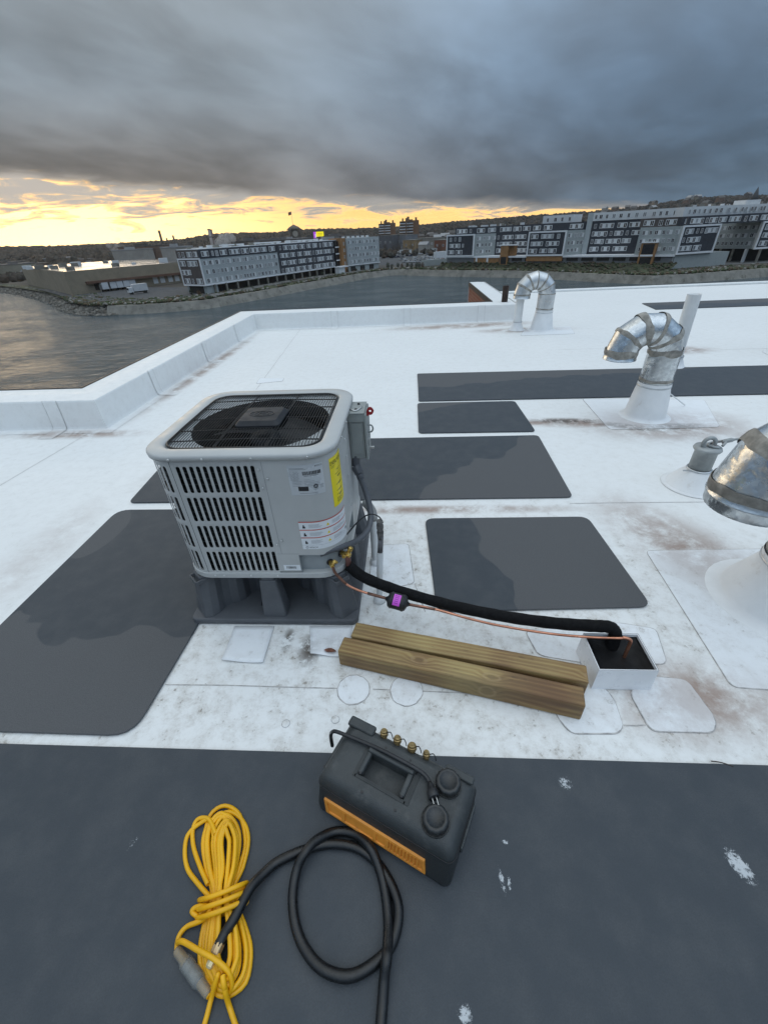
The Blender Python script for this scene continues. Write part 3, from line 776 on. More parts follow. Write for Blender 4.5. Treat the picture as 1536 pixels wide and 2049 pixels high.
# ------------------------------------------------------------------ disconnect box on the side of the unit
db = thing('disconnect_box', 'grey electrical disconnect box fixed to the side of the condenser', 'electrical box', (-.225, 1.83, .61))
m = MB(); m.box((-.2745, 1.765, .612), (-.203, 1.905, .836)); m.build('box_body', BOXP, db, bevel=.006)
m = MB(); m.box((-.2025, 1.758, .606), (-.190, 1.912, .832)); cv = m.build('box_cover', BOXP, db, bevel=.005)
m = MB(); m.prism([(-.262, 1.7635), (-.212, 1.7635), (-.212, 1.7605), (-.262, 1.7605)], .640, .79); m.build('front_flange', BOXP, db, bevel=.001)
m = MB(); m.box((-.2755, 1.760, .797), (-.201, 1.7645, .838)); m.box((-.278, 1.757, .8365), (-.197, 1.91, .8405)); m.build('rain_lip', BOXP, db, bevel=.002)
m = MB(); m.tube(cr([(-.268, 1.815, .8425), (-.25, 1.785, .8435), (-.23, 1.787, .8435), (-.214, 1.83, .8435)], 5), .0035, 6); m.build('wire_bail', SCREW, db)
for (x, y) in ((-.238, 1.80), (-.232, 1.87)):
    m = MB(); m.lathe([(.006, 0), (.006, .006), (.003, .008)], (x, y, .840), n=6); m.build('screw', BLACKP, db)
m = MB(); c = Vector((-.187, 1.80, .830)); pl = [(-.002, -.026), (.026, -.006), (.03, .014), (.006, .024), (-.004, .016)]
REDP = MAT('red_plastic', (.30, .012, .016), .4, 0, .1, 20)
# lock-out tab: a plate with a round hole
hole = [(.013+.0055*cos(a), .004+.0055*sin(a)) for a in [2*pi*i/12 for i in range(12)]]
outl = []
for i in range(12):
    a = 2*pi*i/12; d = Vector((cos(a), sin(a))); outl.append((.013+.0150*d.x*(1.15 if i in (0, 6) else 1), .004+.0185*d.y))
vs = [(c.x+x, c.y-.003, c.z+z) for x, z in outl]+[(c.x+x, c.y-.003, c.z+z) for x, z in hole]+[(c.x+x, c.y+.003, c.z+z) for x, z in outl]+[(c.x+x, c.y+.003, c.z+z) for x, z in hole]
fs = [];
for i in range(12):
    j = (i+1) % 12; fs += [(i, j, 12+j, 12+i), (24+j, 24+i, 36+i, 36+j), (j, i, 24+i, 24+j), (12+i, 12+j, 36+j, 36+i)]
m.add(vs, fs); m.box((-.190, 1.797, .812), (-.180, 1.803, .836)); m.build('lockout_tab', REDP, db)
m = MB(); m.tube(cr([(-.191, 1.82, .760), (-.174, 1.82, .757), (-.168, 1.82, .742), (-.174, 1.82, .727), (-.191, 1.82, .724)], 5), .004, 6); m.build('hasp', BOXP, db)
m = MB(); m.box((-.191, 1.80, .648), (-.166, 1.815, .655)); m.box((-.1905, 1.795, .63), (-.186, 1.82, .70)); m.build('latch', SCREW, db)

# conduit from the box to the unit
cn = thing('flexible_conduit', 'dark grey flexible conduit curving from the disconnect box to the condenser corner', 'conduit', (-.2, 1.7, .4))
a = PY(709, 893, 1.79)
pts = [PY(711, 905, 1.785), PY(713, 925, 1.775), PY(719, 950, 1.755), PY(733, 988, 1.72), PY(741, 1025, 1.66), PY(738, 1055, 1.58), PY(723, 1076, 1.50), PY(700, 1089, 1.425), PY(672, 1097, 1.36), PY(640, 1108, 1.335)]
m = MB(); m.tube(cr(pts, 6), .0145, 12); m.build('conduit_tube', CONDUIT, cn)
m = MB()
b0 = PY(712, 892, 1.79); b1 = PY(712, 932, 1.775); b2 = PY(719, 948, 1.757)
m.tube([PY(709, 885, 1.795), b0, b1], .019, 12); m.tube([b1, b2], .0235, 8); m.tube([b2, PY(722, 958, 1.748)], .018, 10); m.build('conduit_fitting', CONDUIT, cn, bevel=.002)

# ------------------------------------------------------------------ refrigerant lines and curb
LA, LB = (vL.x+.012, vL.y-.012), (.868, 1.085)
lp = [vL+Vector((.004, -.006, -.004))] + [PV(px, py, LA, LB) for px, py in ((672, 1148), (692, 1168), (712, 1179), (735, 1187), (775, 1198))]
lq = [PV(px, py, LA, LB) for px, py in ((815, 1209), (870, 1219), (935, 1237), (1000, 1252), (1100, 1268), (1180, 1275), (1235, 1277), (1252, 1277))]
ll = thing('liquid_line', 'thin bare copper liquid line running from valve to roof curb', 'pipe', (lp[1].x, lp[1].y, lp[1].z))
m = MB(); m.tube(cr(lp[1:], 6), .0052, 10); m.build('copper_tube', COPPER, ll)
m = MB(); m.tube(cr(lp[:3], 6), .0064, 10); m.tube(cr(lp[-2:], 3), .0066, 10); m.build('brazed_joint', COPPERD, ll)
m = MB(); m.tube(cr(lq, 6), .0052, 10); m.build('copper_tube', COPPER, ll)
m = MB(); m.tube(cr(lq[:2], 4), .0064, 10); m.build('brazed_joint', COPPERD, ll)
e = lq[-1]; m = MB(); el = [e+Vector((-.012, .003, 0)), e, e+Vector((.012, -.003, -.003)), e+Vector((.018, -.005, -.014)), e+Vector((.017, -.008, -.05)), e+Vector((.014, -.012, -.12))]
m.tube(cr(el, 5), .0066, 10); m.build('elbow', COPPER, ll)
# filter drier: shell with domed ends
d0, d1 = lp[-1], lq[0]; ax = (d1-d0).normalized()
fd = thing('filter_drier', 'black filter drier canister with purple sticker on the copper line', 'filter', (d0.x, d0.y, d0.z))
c = (d0+d1)/2; hl = .047
m = MB(); m.lathe([(.007, -hl-.006), (.012, -hl+.002), (.030, -hl+.008), (.0355, -hl+.018), (.0355, hl-.018), (.030, hl-.008), (.012, hl-.002), (.007, hl+.006)], c, ax, 24)
m.build('shell', BLACKP, fd)
for t in (-.026, .026):
    m = MB(); m.lathe([(.0365, -.004), (.0375, 0), (.0365, .004)], c+ax*t, ax, 24); m.build('band', BLACKP, fd)
up = Vector((0, -.55, .83)); up = (up-ax*up.dot(ax)).normalized(); sd = ax.cross(up); vs = []
for i in range(9):
    t = radians(-42+84*i/8)
    for u_ in (-.0155, .0155): vs.append(c+ax*(u_-.003)+(up*cos(t)+sd*sin(t))*.0362)
m = MB(); m.add(vs, [(2*i, 2*i+1, 2*i+3, 2*i+2) for i in range(8)], 0, True); pk = m.build('sticker', MAT('sticker_purple', (.62, .10, .62), .4, 0, .05, 20), fd)
m = MB(); 
for i in range(5):
    q = []
    for (u_, t_) in ((-.010, -30+13*i), (.006, -30+13*i), (.006, -26+13*i), (-.010, -26+13*i)):
        t = radians(t_); q.append(c+ax*(u_-.002)+(up*cos(t)+sd*sin(t))*.0366)
    m.add(q, [(0, 1, 2, 3)])
m.build('print', MAT('print_dark_purple', (.30, .02, .34), .5), pk)
# insulated suction line
SA, SB = (vS.x+.01, vS.y-.01), (.845, 1.125)
sp = [PV(px, py, SA, SB) for px, py in ((697, 1131), (730, 1156), (800, 1183), (900, 1211), (1000, 1232), (1100, 1246), (1180, 1252), (1215, 1254))]
su = thing('suction_line', 'thick black foam insulated suction pipe arching from condenser to roof curb', 'pipe', (sp[0].x, sp[0].y, sp[0].z))
e = sp[-1]; tail = [e+Vector((.022, -.006, -.010)), e+Vector((.034, -.010, -.035)), e+Vector((.036, -.012, -.08)), e+Vector((.036, -.012, -.14))]
m = MB(); pts = cr(sp+tail, 7); m.tube(pts, [.0245*(1+.03*sin(i*1.7)) for i in range(len(pts))], 14); m.build('foam_insulation', FOAM, su)
m = MB(); m.tube(cr([vS+Vector((0, 0, -.003)), (vS+sp[0])/2+Vector((0, 0, .002)), sp[0]], 5), .0125, 12); m.build('copper_stub', MAT('dull_copper', (.24, .115, .10), .5, .6, .25, 22), su)
# roof curb the lines drop into
cb = thing('roof_curb', 'small white sheet metal curb box filled with black sealant', 'roof curb', (.805, 1.07, 0))
m = MB(); w0 = [(.700, .985), (.915, .985), (.915, 1.155), (.700, 1.155)]; zt = .115; t = .004
inn = [(x+(t if x < .8 else -t), y+(t if y < 1.05 else -t)) for x, y in w0]; cw = [(.694+(x-.7)*1.02, .979+(y-.985)*1.03) for x, y in w0]
vs = [(x, y, .003) for x, y in cw]+[(x, y, zt) for x, y in w0]+[(x, y, zt) for x, y in inn]+[(x, y, zt-.07) for x, y in inn]
fs = []
for r_ in range(3):
    for i in range(4): j = (i+1) % 4; fs.append((r_*4+i, r_*4+j, r_*4+4+j, r_*4+4+i))
m.add(vs, fs); m.build('curb_wall', MAT('curb_white', (.80, .81, .82), .35, 0, .05, 12, dirt=((.45, .42, .38), 12, .60, .5)), cb)
BLK = MAT('black_sealant', (.006, .006, .0065), .5, 0, .3, 12, .5, 60, spec=.25)
m = MB(); g = 10; vs = []
for i in range(g+1):
    for j in range(g+1):
        x = inn[0][0]+(inn[1][0]-inn[0][0])*i/g; y = inn[0][1]+(inn[2][1]-inn[0][1])*j/g
        e_ = max(abs(i/g-.5), abs(j/g-.5))*2; vs.append((x, y, zt-.048+.030*e_**4+random.uniform(-.003, .003)))
m.add(vs, [(i*(g+1)+j, (i+1)*(g+1)+j, (i+1)*(g+1)+j+1, i*(g+1)+j+1) for i in range(g) for j in range(g)], 0, True)
m.build('sealant', BLK, cb)
m = MB(); vs = []                       # sealant smeared over the rim
for (x, y) in w0: vs.append((x, y, zt+.0015))
ii = [(x+(.008 if x < .8 else -.008), y+(.008 if y < 1.05 else -.008)) for x, y in w0]
m.add(vs+[(x, y, zt-.030) for x, y in ii], [(i, (i+1) % 4, 4+(i+1) % 4, 4+i) for i in range(4)]); m.build('sealant_rim', BLK, cb)

# ================================================================== timbers
def wood_material(knots):
    m, T, b = newmat('treated_pine')
    co = T.node('ShaderNodeTexCoord').outputs['Object']
    x, y, z = T.xyz(co)
    info = T.node('ShaderNodeObjectInfo').outputs['Random']
    sh = T.m('MULTIPLY', info, 7.0)
    warp = T.noise(T.comb(T.m('ADD', T.m('MULTIPLY', x, 1.5), sh), T.m('MULTIPLY', y, 7), T.m('MULTIPLY', z, 7)), 1.0, 2, .5, .2)
    # growth rings squeezed along the length, bent round knots
    ku = None
    for (kx, ky, kz) in knots:
        dx = T.m('MULTIPLY', T.m('SUBTRACT', x, kx), 19.0); dy = T.m('MULTIPLY', T.m('SUBTRACT', y, ky), 38.0); dz = T.m('MULTIPLY', T.m('SUBTRACT', z, kz), 20.0)
        q = T.v('LENGTH', T.comb(dx, dy, dz), out=1)
        ku = q if ku is None else T.m('MINIMUM', ku, q)
    kn = T.rng(ku, .1, 1.5, 1.0, 0.0)
    r = T.m('ADD', T.m('ADD', T.m('MULTIPLY', y, 46), T.m('MULTIPLY', z, 30)), T.m('ADD', T.m('MULTIPLY', warp, 1.7), T.m('MULTIPLY', kn, 1.1)))
    ring = T.m('SINE', T.m('MULTIPLY', r, 7.5)); fine = T.noise(T.comb(T.m('MULTIPLY', x, 5), T.m('MULTIPLY', y, 190), T.m('MULTIPLY', z, 190)), 1.0, 4, .6)
    c = T.mix(T.rng(ring, -.9, .95), (.27, .160, .070), (.135, .070, .034))
    blot = T.noise(T.comb(T.m('ADD', T.m('MULTIPLY', x, 1.7), sh), T.m('MULTIPLY', y, 11), T.m('MULTIPLY', z, 11)), 1.0, 4, .6)
    c = T.mix(T.rng(blot, .42, .62), c, T.mix(T.rng(ring, -.9, .9), (.42, .30, .12), (.28, .165, .060)))
    c = T.mix(T.rng(blot, .52, .36, 0, .6), c, (.105, .062, .034))
    c = T.mix(T.rng(fine, .35, .7, 0, .5), c, (.09, .055, .032))
    c = T.mix(T.rng(ku, .25, .42, .85, 0), c, (.10, .055, .030))
    c = T.mix(T.m('MULTIPLY', T.rng(ku, .40, .55), T.rng(ku, .55, .75, .5, 0)), c, (.36, .25, .15))
    c = T.mix(.38, c, T.mix(T.rng(T.noise(T.comb(T.m('ADD', T.m('MULTIPLY', x, 2.6), sh), 0, 0), 1.0, 2, .5), .35, .65), (.19, .092, .032), (.47, .37, .15)))
    c = T.mix(T.rng(T.noise(T.comb(T.m('MULTIPLY', x, 9), T.m('MULTIPLY', y, 60), T.m('MULTIPLY', z, 60)), 1.0, 6, .7), .58, .72, 0, .65), c, (.055, .036, .022))
    T.l.new(c, b.inputs['Base Color']); b.inputs['Roughness'].default_value = .62
    bn = T.node('ShaderNodeBump'); bn.inputs['Strength'].default_value = .5; bn.inputs['Distance'].default_value = .0012
    T.l.new(T.m('ADD', fine, T.m('MULTIPLY', ring, .35)), bn.inputs['Height']); T.l.new(bn.outputs[0], b.inputs['Normal'])
    return m
def timber(p0, ang, L, label, knots, z=.004, h=.089, w=.078):
    m = MB(); n = 10; vs = []
    for i in range(n+1):
        x = L*i/n; bow = .001*sin(pi*i/n)
        for (yy, zz) in ((0, 0), (w, 0), (w, h), (0, h)): vs.append((x, yy+bow, zz+random.uniform(-.0003, .0003)))
    m.add(vs, [(i*4+j, i*4+4+j, i*4+4+(j+1) % 4, i*4+(j+1) % 4) for i in range(n) for j in range(4)]+[(0, 1, 2, 3), (n*4+3, n*4+2, n*4+1, n*4)])
    m.f = [tuple(reversed(f)) for f in m.f]
    o = m.build('timber', wood_material(knots), bevel=.006, seg=3, angle=60); o.location = (p0[0], p0[1], z); o.rotation_euler = (0, 0, ang)
    return tag(o, label, 'timber', 'square timber posts lying side by side')
ta = atan2(.857-1.073, .603+.298)
timber((-.298, 1.070), ta, .935, 'square timber post with two round knots lying beside round patches', [(.33, .042, .089), (.61, .036, .089), (.60, .0, .045)])
tb = atan2(1.021-1.223, .668+.236); n_ = Vector((-sin(tb), cos(tb)))
q = Vector((-.236, 1.223))-n_*.077
timber((q.x, q.y), tb, .930, 'square timber post with pale streak pushed against the condenser stand', [(.52, .10, .089), (.95, .03, .089)])

# ================================================================== recovery machine
th = atan2(-.186, .394)
MM = Matrix.Translation((-.046, .568, .011)) @ Matrix.Rotation(th, 4, 'Z')
rm = thing('recovery_machine', 'dark grey portable recovery machine with orange grille, two round caps and brass fittings', 'machine', (-.046, .568, .010))
SHELL = MAT('machine_shell', (.040, .046, .048), .5, 0, .18, 6, .35, 320, dirt=((.095, .098, .095), 14, .52, .5))
SHELL2 = MAT('machine_shell_lower', (.028, .032, .033), .55, 0, .15, 6, .35, 320, dirt=((.075, .075, .07), 16, .60, .4))
hx, hy = .218, .106
def ring(i0, z, fy=0.0):
    return [(x, y-(fy if y < 0 else 0), z) for x, y in rrect(-hx+i0, -hy+i0, hx-i0, hy-i0, .022, 4)]
m = MB(MM); Ls = [ring(.006, .0, .012), ring(0, .010, .020), ring(0, .030, .020), ring(.001, .085, .006), ring(.002, .118, .001), ring(.003, .130), ring(.009, .150), ring(.019, .162), ring(.034, .1685)]
k = len(Ls[0]); vs = [v for q in Ls for v in q]
for i in range(len(Ls)-1):
    pass
m.add(vs, [(i*k+j, i*k+(j+1) % k, (i+1)*k+(j+1) % k, (i+1)*k+j) for i in range(len(Ls)-1) for j in range(k)], 0, True)
m.mi = [1 if f < 4*k else 0 for f in range(len(m.f))]
hole = [(.045, -.042), (.045, .030), (-.105, .030), (-.105, -.042)]   # same corner order as rrect
o = (len(Ls)-1)*k; H = len(m.v); m.v += [(x, y, .1685) for x, y in hole]
n5 = 5
for c_ in range(4):
    for i in range(n5-1): m.f.append((o+c_*n5+i, o+c_*n5+i+1, H+c_)); m.mi.append(0); m.sm.append(False)
    nx = (c_+1) % 4; m.f.append((o+c_*n5+n5-1, o+nx*n5, H+nx, H+c_)); m.mi.append(0); m.sm.append(False)
H2 = len(m.v); m.v += [(x*.96-.001, y*.92, .128) for x, y in hole]
for c_ in range(4): nx = (c_+1) % 4; m.f.append((H+c_, H+nx, H2+nx, H2+c_)); m.mi.append(0); m.sm.append(False)
m.f.append((H2, H2+1, H2+2, H2+3)); m.mi.append(0); m.sm.append(False)
m.f.append(tuple(reversed(range(k)))); m.mi.append(1); m.sm.append(False)
m.build('shell', [SHELL, SHELL2], rm)
def rpart(name, fn, mat, parent=rm, **kw):
    m = MB(MM); fn(m); return m.build(name, mat, parent, **kw)
# parting line and raised back rail with a notch for the fittings
rpart('parting_line', lambda m: m.tube([(x*1.001, y*1.001-(.0015 if y < 0 else 0), z) for x, y, z in ring(.0015, .1215)], .0012, 5, 0, False, True), INK)
rpart('back_rail', lambda m: m.box((-.212, .070, .160), (-.118, .104, .176)), SHELL, bevel=.008, seg=3)
rpart('back_rail', lambda m: m.box((.118, .080, .160), (.205, .104, .172)), SHELL, bevel=.008, seg=3)
def plate(m):
    m.box((-.112, -.052, .1688), (.052, -.044, .1705)); m.box((-.112, .032, .1688), (.052, .050, .1705)); m.box((-.118, -.052, .1688), (-.107, .050, .1705)); m.box((.047, -.052, .1688), (.062, .050, .1705))
rpart('handle_plate', plate, SHELL2, bevel=.001)
def handle(m):
    for x in (-.100, .036):
        m.box((x-.008, -.040, .150), (x+.008, .036, .176))
    m.box((-.108, .024, .160), (.044, .046, .1835))
rpart('handle', handle, SHELL, bevel=.006, seg=3)
for (x, y) in ((-.098, -.043), (.036, -.043)):
    rpart('bolt', lambda m: m.lathe([(.006, 0), (.006, .004), (.003, .0055)], (x, y+.006, .170), n=10), INK)
for (x, y) in ((-.065, .062), (.018, .062), (-.07, -.078), (.035, -.075), (-.205, -.07), (.135, .015), (.165, .085)):
    rpart('screw', lambda m: m.lathe([(.0038, 0), (.0038, .0016)], (x, y, .1675), n=8), INK)
# two round screw caps
for (x, y) in ((.141, .052), (.143, -.048)):
    def kn(m):
        m.lathe([(.0395, 0), (.0395, .004), (.039, .005)], (x, y, .167), n=28)
        m.lathe([(.0365, .004), (.0365, .017), (.0335, .023), (.025, .0265), (.024, .0245), (.0, .025)], (x, y, .167), n=40, flute=lambda j: 1.0 if j % 4 < 3 else .955)
    rpart('round_cap', kn, MAT('cap_black', (.020, .022, .023), .3, 0, .15, 18), rm)
# brass fittings with tethered caps
for i, x in enumerate((-.088, -.041, .009, .057)):
    def ft(m):
        s = 1.4 if i == 2 else (1.05 if i == 3 else 1.25)
        m.lathe([(.0075*s, 0), (.0075*s, .010), (.0105*s, .011), (.0105*s, .020), (.0085*s, .0215), (.0085*s, .026), (.0065*s, .029)], (x, .092, .156), (-.15, .35, 1), 12, 0, False)
    f = rpart('brass_fitting', ft, MAT('dull_brass', (.36, .26, .12), .45, .75, .35, 60))
    a = (x+.008, .098, .180); b = (x+.03, .094, .172)
    rpart('tether', lambda m: m.tube(cr([a, (x+.018, .102, .186), (x+.026, .098, .182), b], 4), .0016, 5), BLACKP, f)
# orange grille in the front
ORG = MAT('orange_plastic', (.74, .29, .04), .5, 0, .12, 14, .1, 200, dirt=((.34, .14, .04), 20, .58, .55))
def gril(m):
    A = [(-.176, -.1305, .031), (.150, -.1305, .031), (.142, -.1185, .079), (-.186, -.1185, .079)]
    inn = [(-.165, -.1290, .037), (.141, -.1290, .037), (.136, -.1205, .073), (-.174, -.1205, .073)]
    bk = [(x, y+.0035, z) for x, y, z in inn]
    m.add(A+inn+bk, [(i, (i+1) % 4, 4+(i+1) % 4, 4+i) for i in range(4)]+[(4+i, 4+(i+1) % 4, 8+(i+1) % 4, 8+i) for i in range(4)]+[(8, 9, 10, 11)])
    for (x, y, z) in A: pass
    base = [(-.176, -.118, .028), (.150, -.118, .028), (.142, -.104, .081), (-.186, -.104, .081)]
    m.add(A+base, [(i, 4+i, 4+(i+1) % 4, (i+1) % 4) for i in range(4)])
    for x in (-.115, -.01, .03): m.obox((x, -.1225, .055), (.010, .005, .034), R=Matrix.Rotation(-.24, 3, 'X'))
rpart('grille', gril, ORG)
for i in range(9):
    rpart('slat', lambda m: m.obox((.040+.0105*i, -.1230, .055), (.0042, .005, .033), R=Matrix.Rotation(-.24, 3, 'X')), ORG, rm)
rpart('rubber_foot', lambda m: m.box((-.214, -.10, -.0008), (-.16, -.05, .004)), BLACKP)
rpart('rubber_foot', lambda m: m.box((.16, -.10, -.0008), (.214, -.05, .004)), BLACKP)
rpart('side_handle', lambda m: m.box((.2185, -.06, .09), (.226, .06, .12)), SHELL, bevel=.006)
rpart('side_handle', lambda m: m.box((-.229, -.05, .07), (-.2185, .06, .11)), SHELL2, bevel=.006)
# mains lead thrown over the top
cp = [(-.262, .035, .05), (-.258, .034, .12), (-.238, .030, .170), (-.205, .032, .181), (-.12, .040, .181), (-.06, .040, .190), (.02, .040, .190), (.062, .040, .184), (.084, .034, .182), (.098, .022, .182)]
cl = thing('mains_lead', 'thin black mains lead with plug lying across the recovery machine', 'cord', tuple((MM @ Vector((-.05, .04, .18)))))
rpart('cord', lambda m: m.tube(cr(cp, 6), .0062, 8), BLACKP, cl)
def plug(m):
    ax = Vector((.62, -.72, .08)); m.lathe([(.006, -.004), (.009, .006), (.0115, .016), (.016, .022), (.0165, .038), (.015, .040)], (.096, .024, .1835), ax, 12)
pg = rpart('plug', plug, BLACKP, cl)
for s in (-1, 1):
    rpart('prong', lambda m: m.obox(Vector((.096, .024, .1835))+Vector((.62, -.72, .08))*.052+Vector((.72, .62, 0))*.006*s, (.02, .0015, .006), R=Matrix.Rotation(-.86, 3, 'Z')), SCREW, cl)

# ================================================================== hose and cord on the front pad
def Z6(x, y, z=.012): return P(320+x/2.954, 1580+y/2.954, z)
HOSE = MAT('black_rubber', (.0075, .0085, .0095), .33, 0, .2, 14, .15, 150, dirt=((.03, .033, .036), 30, .66, .4))
hr = .0132; g0 = .011+hr
hp = [(345, 925, .050), (385, 850, .052), (440, 760, .058), (530, 590, .050), (610, 500, .034), (700, 425, g0), (850, 358, g0), (1000, 322, g0), (1150, 340, g0), (1270, 420, g0), (1350, 530, g0), (1402, 660, g0), (1405, 790, g0), (1360, 930, g0), (1270, 1025, g0), (1150, 1095, g0+.004), (1040, 1095, g0+.006), (930, 1035, g0+.004), (840, 910, g0), (795, 770, g0), (785, 620, g0+.002), (810, 470, g0+.012), (860, 370, g0+.027), (930, 295, g0+.018), (1040, 248, g0), (1150, 262, g0+.004), (1240, 340, g0+.022), (1300, 480, g0+.006), (1332, 620, g0), (1348, 780, g0+.002), (1345, 930, g0+.018), (1338, 1010, g0+.027), (1325, 1120, g0+.010), (1315, 1260, g0), (1305, 1400, g0), (1295, 1560, g0), (1280, 1800, g0)]
ho = thing('rubber_hose', 'thick black rubber hose looped once with its brass end on the yellow cord', 'hose', tuple(Z6(1050, 700, .011)))
m = MB(); m.tube(cr([Z6(*q) for q in hp], 6), hr, 14); m.build('hose_tube', HOSE, ho)
a = Z6(352, 915, .050); b = Z6(300, 1030, .046); ax = (b-a).normalized(); L_ = (b-a).length
m = MB(); m.lathe([(.0125, -.006), (.0138, 0), (.0138, L_*.45), (.0125, L_*.5)], a, ax, 32, 0, False, flute=lambda j: 1 if j % 4 < 2 else .94); m.build('ferrule', MAT('ribbed_brass', (.55, .40, .22), .4, .8, .2, 40), ho)
m = MB(); m.lathe([(.0075, L_*.48), (.0075, L_*.78), (.0105, L_*.80), (.0105, L_*1.12), (.008, L_*1.22), (.005, L_*1.25)], a, ax, 8, 0, False); m.build('end_fitting', MAT('pale_brass', (.70, .60, .36), .4, .6, .15, 40), ho, bevel=.001)

YEL = MAT('yellow_cord', (.80, .42, .004), .42, 0, .10, 10, .1, 120, dirt=((.45, .24, .01), 16, .62, .45))
ec = thing('extension_cord', 'bundled yellow extension cord tied round its middle on the grey pad', 'cord', tuple(Z6(370, 700, .011)))
rc = .0062; RN = random.Random(12); path = []
def U(a): return RN.uniform(-a, a)
nl = 12
for i in range(nl):
    t = i/(nl-1)                        # 0 = outermost on the pad, 1 = inner strands on top
    lay = .011+rc+(.0115*int(i/3.2)); s = 1.0-.72*t
    cxT = 385+U(25); cxB = 385+U(15); wT = 118*s+U(12); wB = 155*s+U(12); top = 115+95*t+U(20); bot = 1235-110*t+U(22)
    seq = [(cxB, bot, lay), (cxB+wB*.8, bot-90, lay), (cxB+wB, 960+U(20), lay+U(.003)), (cxB+wB*.75, 800, lay+.002), (372+wB*.42, 620+U(12), lay+.006), (cxT+wT*.72, 460, lay+.002), (cxT+wT, 310+U(15), lay+U(.003)), (cxT+wT*.72, top+55, lay),
           (cxT, top, lay+.002), (cxT-wT*.72, top+60, lay), (cxT-wT, 320+U(15), lay), (cxT-wT*.8, 470, lay+.002), (372-wB*.42, 630+U(12), lay+.006), (cxB-wB*.82, 800, lay+.002), (cxB-wB, 960+U(20), lay+U(.003)), (cxB-wB*.75, bot-100, lay)]
    path += seq
m = MB(); m.tube(cr([Z6(*q) for q in path], 4), rc, 8); m.build('cord_loops', YEL, ec)
m = MB()                                # slack loops falling out at the left
m.tube(cr([Z6(*q) for q in ((320, 300, .03), (300, 180, .028), (230, 205, .022), (165, 270, .018), (148, 370, .018), (165, 470, .018), (225, 555, .022), (300, 640, .03))], 6), rc, 8)
m.tube(cr([Z6(*q) for q in ((330, 260, .04), (290, 175, .03), (225, 175, .022), (195, 240, .018), (200, 340, .018), (240, 460, .022), (285, 560, .03))], 6), rc, 8)
m.build('slack_loop', YEL, ec)
m = MB()                                # wraps round the waist
wr = []
for i in range(3):
    y0 = 575+52*i
    wr += [(232-6*i, y0+78, .022), (290, y0+62, .062), (380, y0+30, .072), (470, y0-8, .062), (515, y0-22, .030), (480, y0+15, .012+rc), (380, y0+55, .012+rc), (270, y0+88, .012+rc)]
m.tube(cr([Z6(*q) for q in wr], 5), rc, 8); m.build('waist_wrap', YEL, ec)
m = MB()                                # tails to the connector and towards the wall socket
m.tube(cr([Z6(*q) for q in ((240, 760, .02), (190, 720, .022), (230, 690, .03), (300, 700, .05), (250, 770, .035), (160, 810, .022), (112, 870, .020), (100, 950, .022))], 6), rc, 8)
m.tube(cr([Z6(*q) for q in ((285, 1215, .020), (310, 1180, .024), (345, 1090, .060), (330, 1140, .05), (305, 1230, .025), (280, 1330, .018), (255, 1420, .018), (225, 1540, .018), (190, 1700, .018))], 6), rc, 8)
m.tube(cr([Z6(*q) for q in ((105, 900, .03), (140, 900, .05), (220, 945, .068), (320, 1000, .074), (400, 1070, .062), (425, 1150, .04), (400, 1210, .025), (380, 1160, .06), (372, 1100, .066), (385, 1190, .05), (410, 1280, .02), (450, 1400, .018), (490, 1520, .018), (540, 1700, .018))], 6), rc, 8)
m.build('cord_tail', YEL, ec)
CLR = bpy.data.materials.new('clear_vinyl'); CLR.use_nodes = True
_b = CLR.node_tree.nodes['Principled BSDF']; _b.inputs['Base Color'].default_value = (.50, .52, .50, 1); _b.inputs['Transmission Weight'].default_value = .7; _b.inputs['Roughness'].default_value = .22; _b.inputs['IOR'].default_value = 1.42
a = Z6(98, 945, .026); b = Z6(290, 1215, .026); ax = (b-a).normalized(); L_ = (b-a).length
m = MB(); m.lathe([(.0085, 0), (.011, .004), (.012, L_*.22), (.0145, L_*.26), (.0165, L_*.30), (.0165, L_*.44), (.015, L_*.47), (.0165, L_*.50), (.0165, L_*.70), (.0145, L_*.74), (.012, L_*.78), (.011, L_*.97), (.0085, L_)], a, ax, 16)
m.build('clear_connector', CLR, ec)
m = MB(); m.tube([a+ax*.0, a+ax*L_*.30], .0072, 8); m.tube([a+ax*L_*.72, a+ax*L_*1.02], .0072, 8); m.build('cord_in_connector', YEL, ec)
m = MB(); m.lathe([(.009, L_*.33), (.009, L_*.66)], a, ax, 8); m.build('connector_insert', MAT('insert_grey', (.30, .32, .32), .5), ec)

# ================================================================== ducts and pipes standing on the roof
def galv_material(name, seal=(.115, .105, .09)):
    m, T, b = newmat(name)
    co = T.node('ShaderNodeTexCoord').outputs['Object']
    vo = T.node('ShaderNodeTexVoronoi'); vo.inputs['Scale'].default_value = 55; T.put(vo.inputs['Vector'], co)
    n = T.noise(co, 6, 6, .6)
    c = T.mix(T.rng(vo.outputs[1], 0, 1), (.50, .53, .55), (.66, .69, .70)); c = T.mix(T.rng(n, .52, .72, 0, .5), c, (.38, .37, .35))
    T.l.new(c, b.inputs['Base Color']); b.inputs['Metallic'].default_value = .95
    T.l.new(T.rng(n, .3, .7, .20, .36), b.inputs['Roughness'])
    bn = T.node('ShaderNodeBump'); bn.inputs['Strength'].default_value = .35; bn.inputs['Distance'].default_value = .02
    T.l.new(T.noise(co, 11, 3, .5), bn.inputs['Height']); T.l.new(bn.outputs[0], b.inputs['Normal'])
    return m
GALV = galv_material('galvanised_steel')
GALV2 = MAT('weathered_galvanised', (.58, .60, .61), .36, .85, .15, 7, .1, 30)
SEALM = MAT('grey_duct_sealant', (.29, .275, .245), .6, .25, .35, 18, .5, 40)
BOOT = MAT('white_boot', (.78, .79, .79), .45, 0, .05, 6, dirt=((.48, .42, .36), 9, .58, .5))
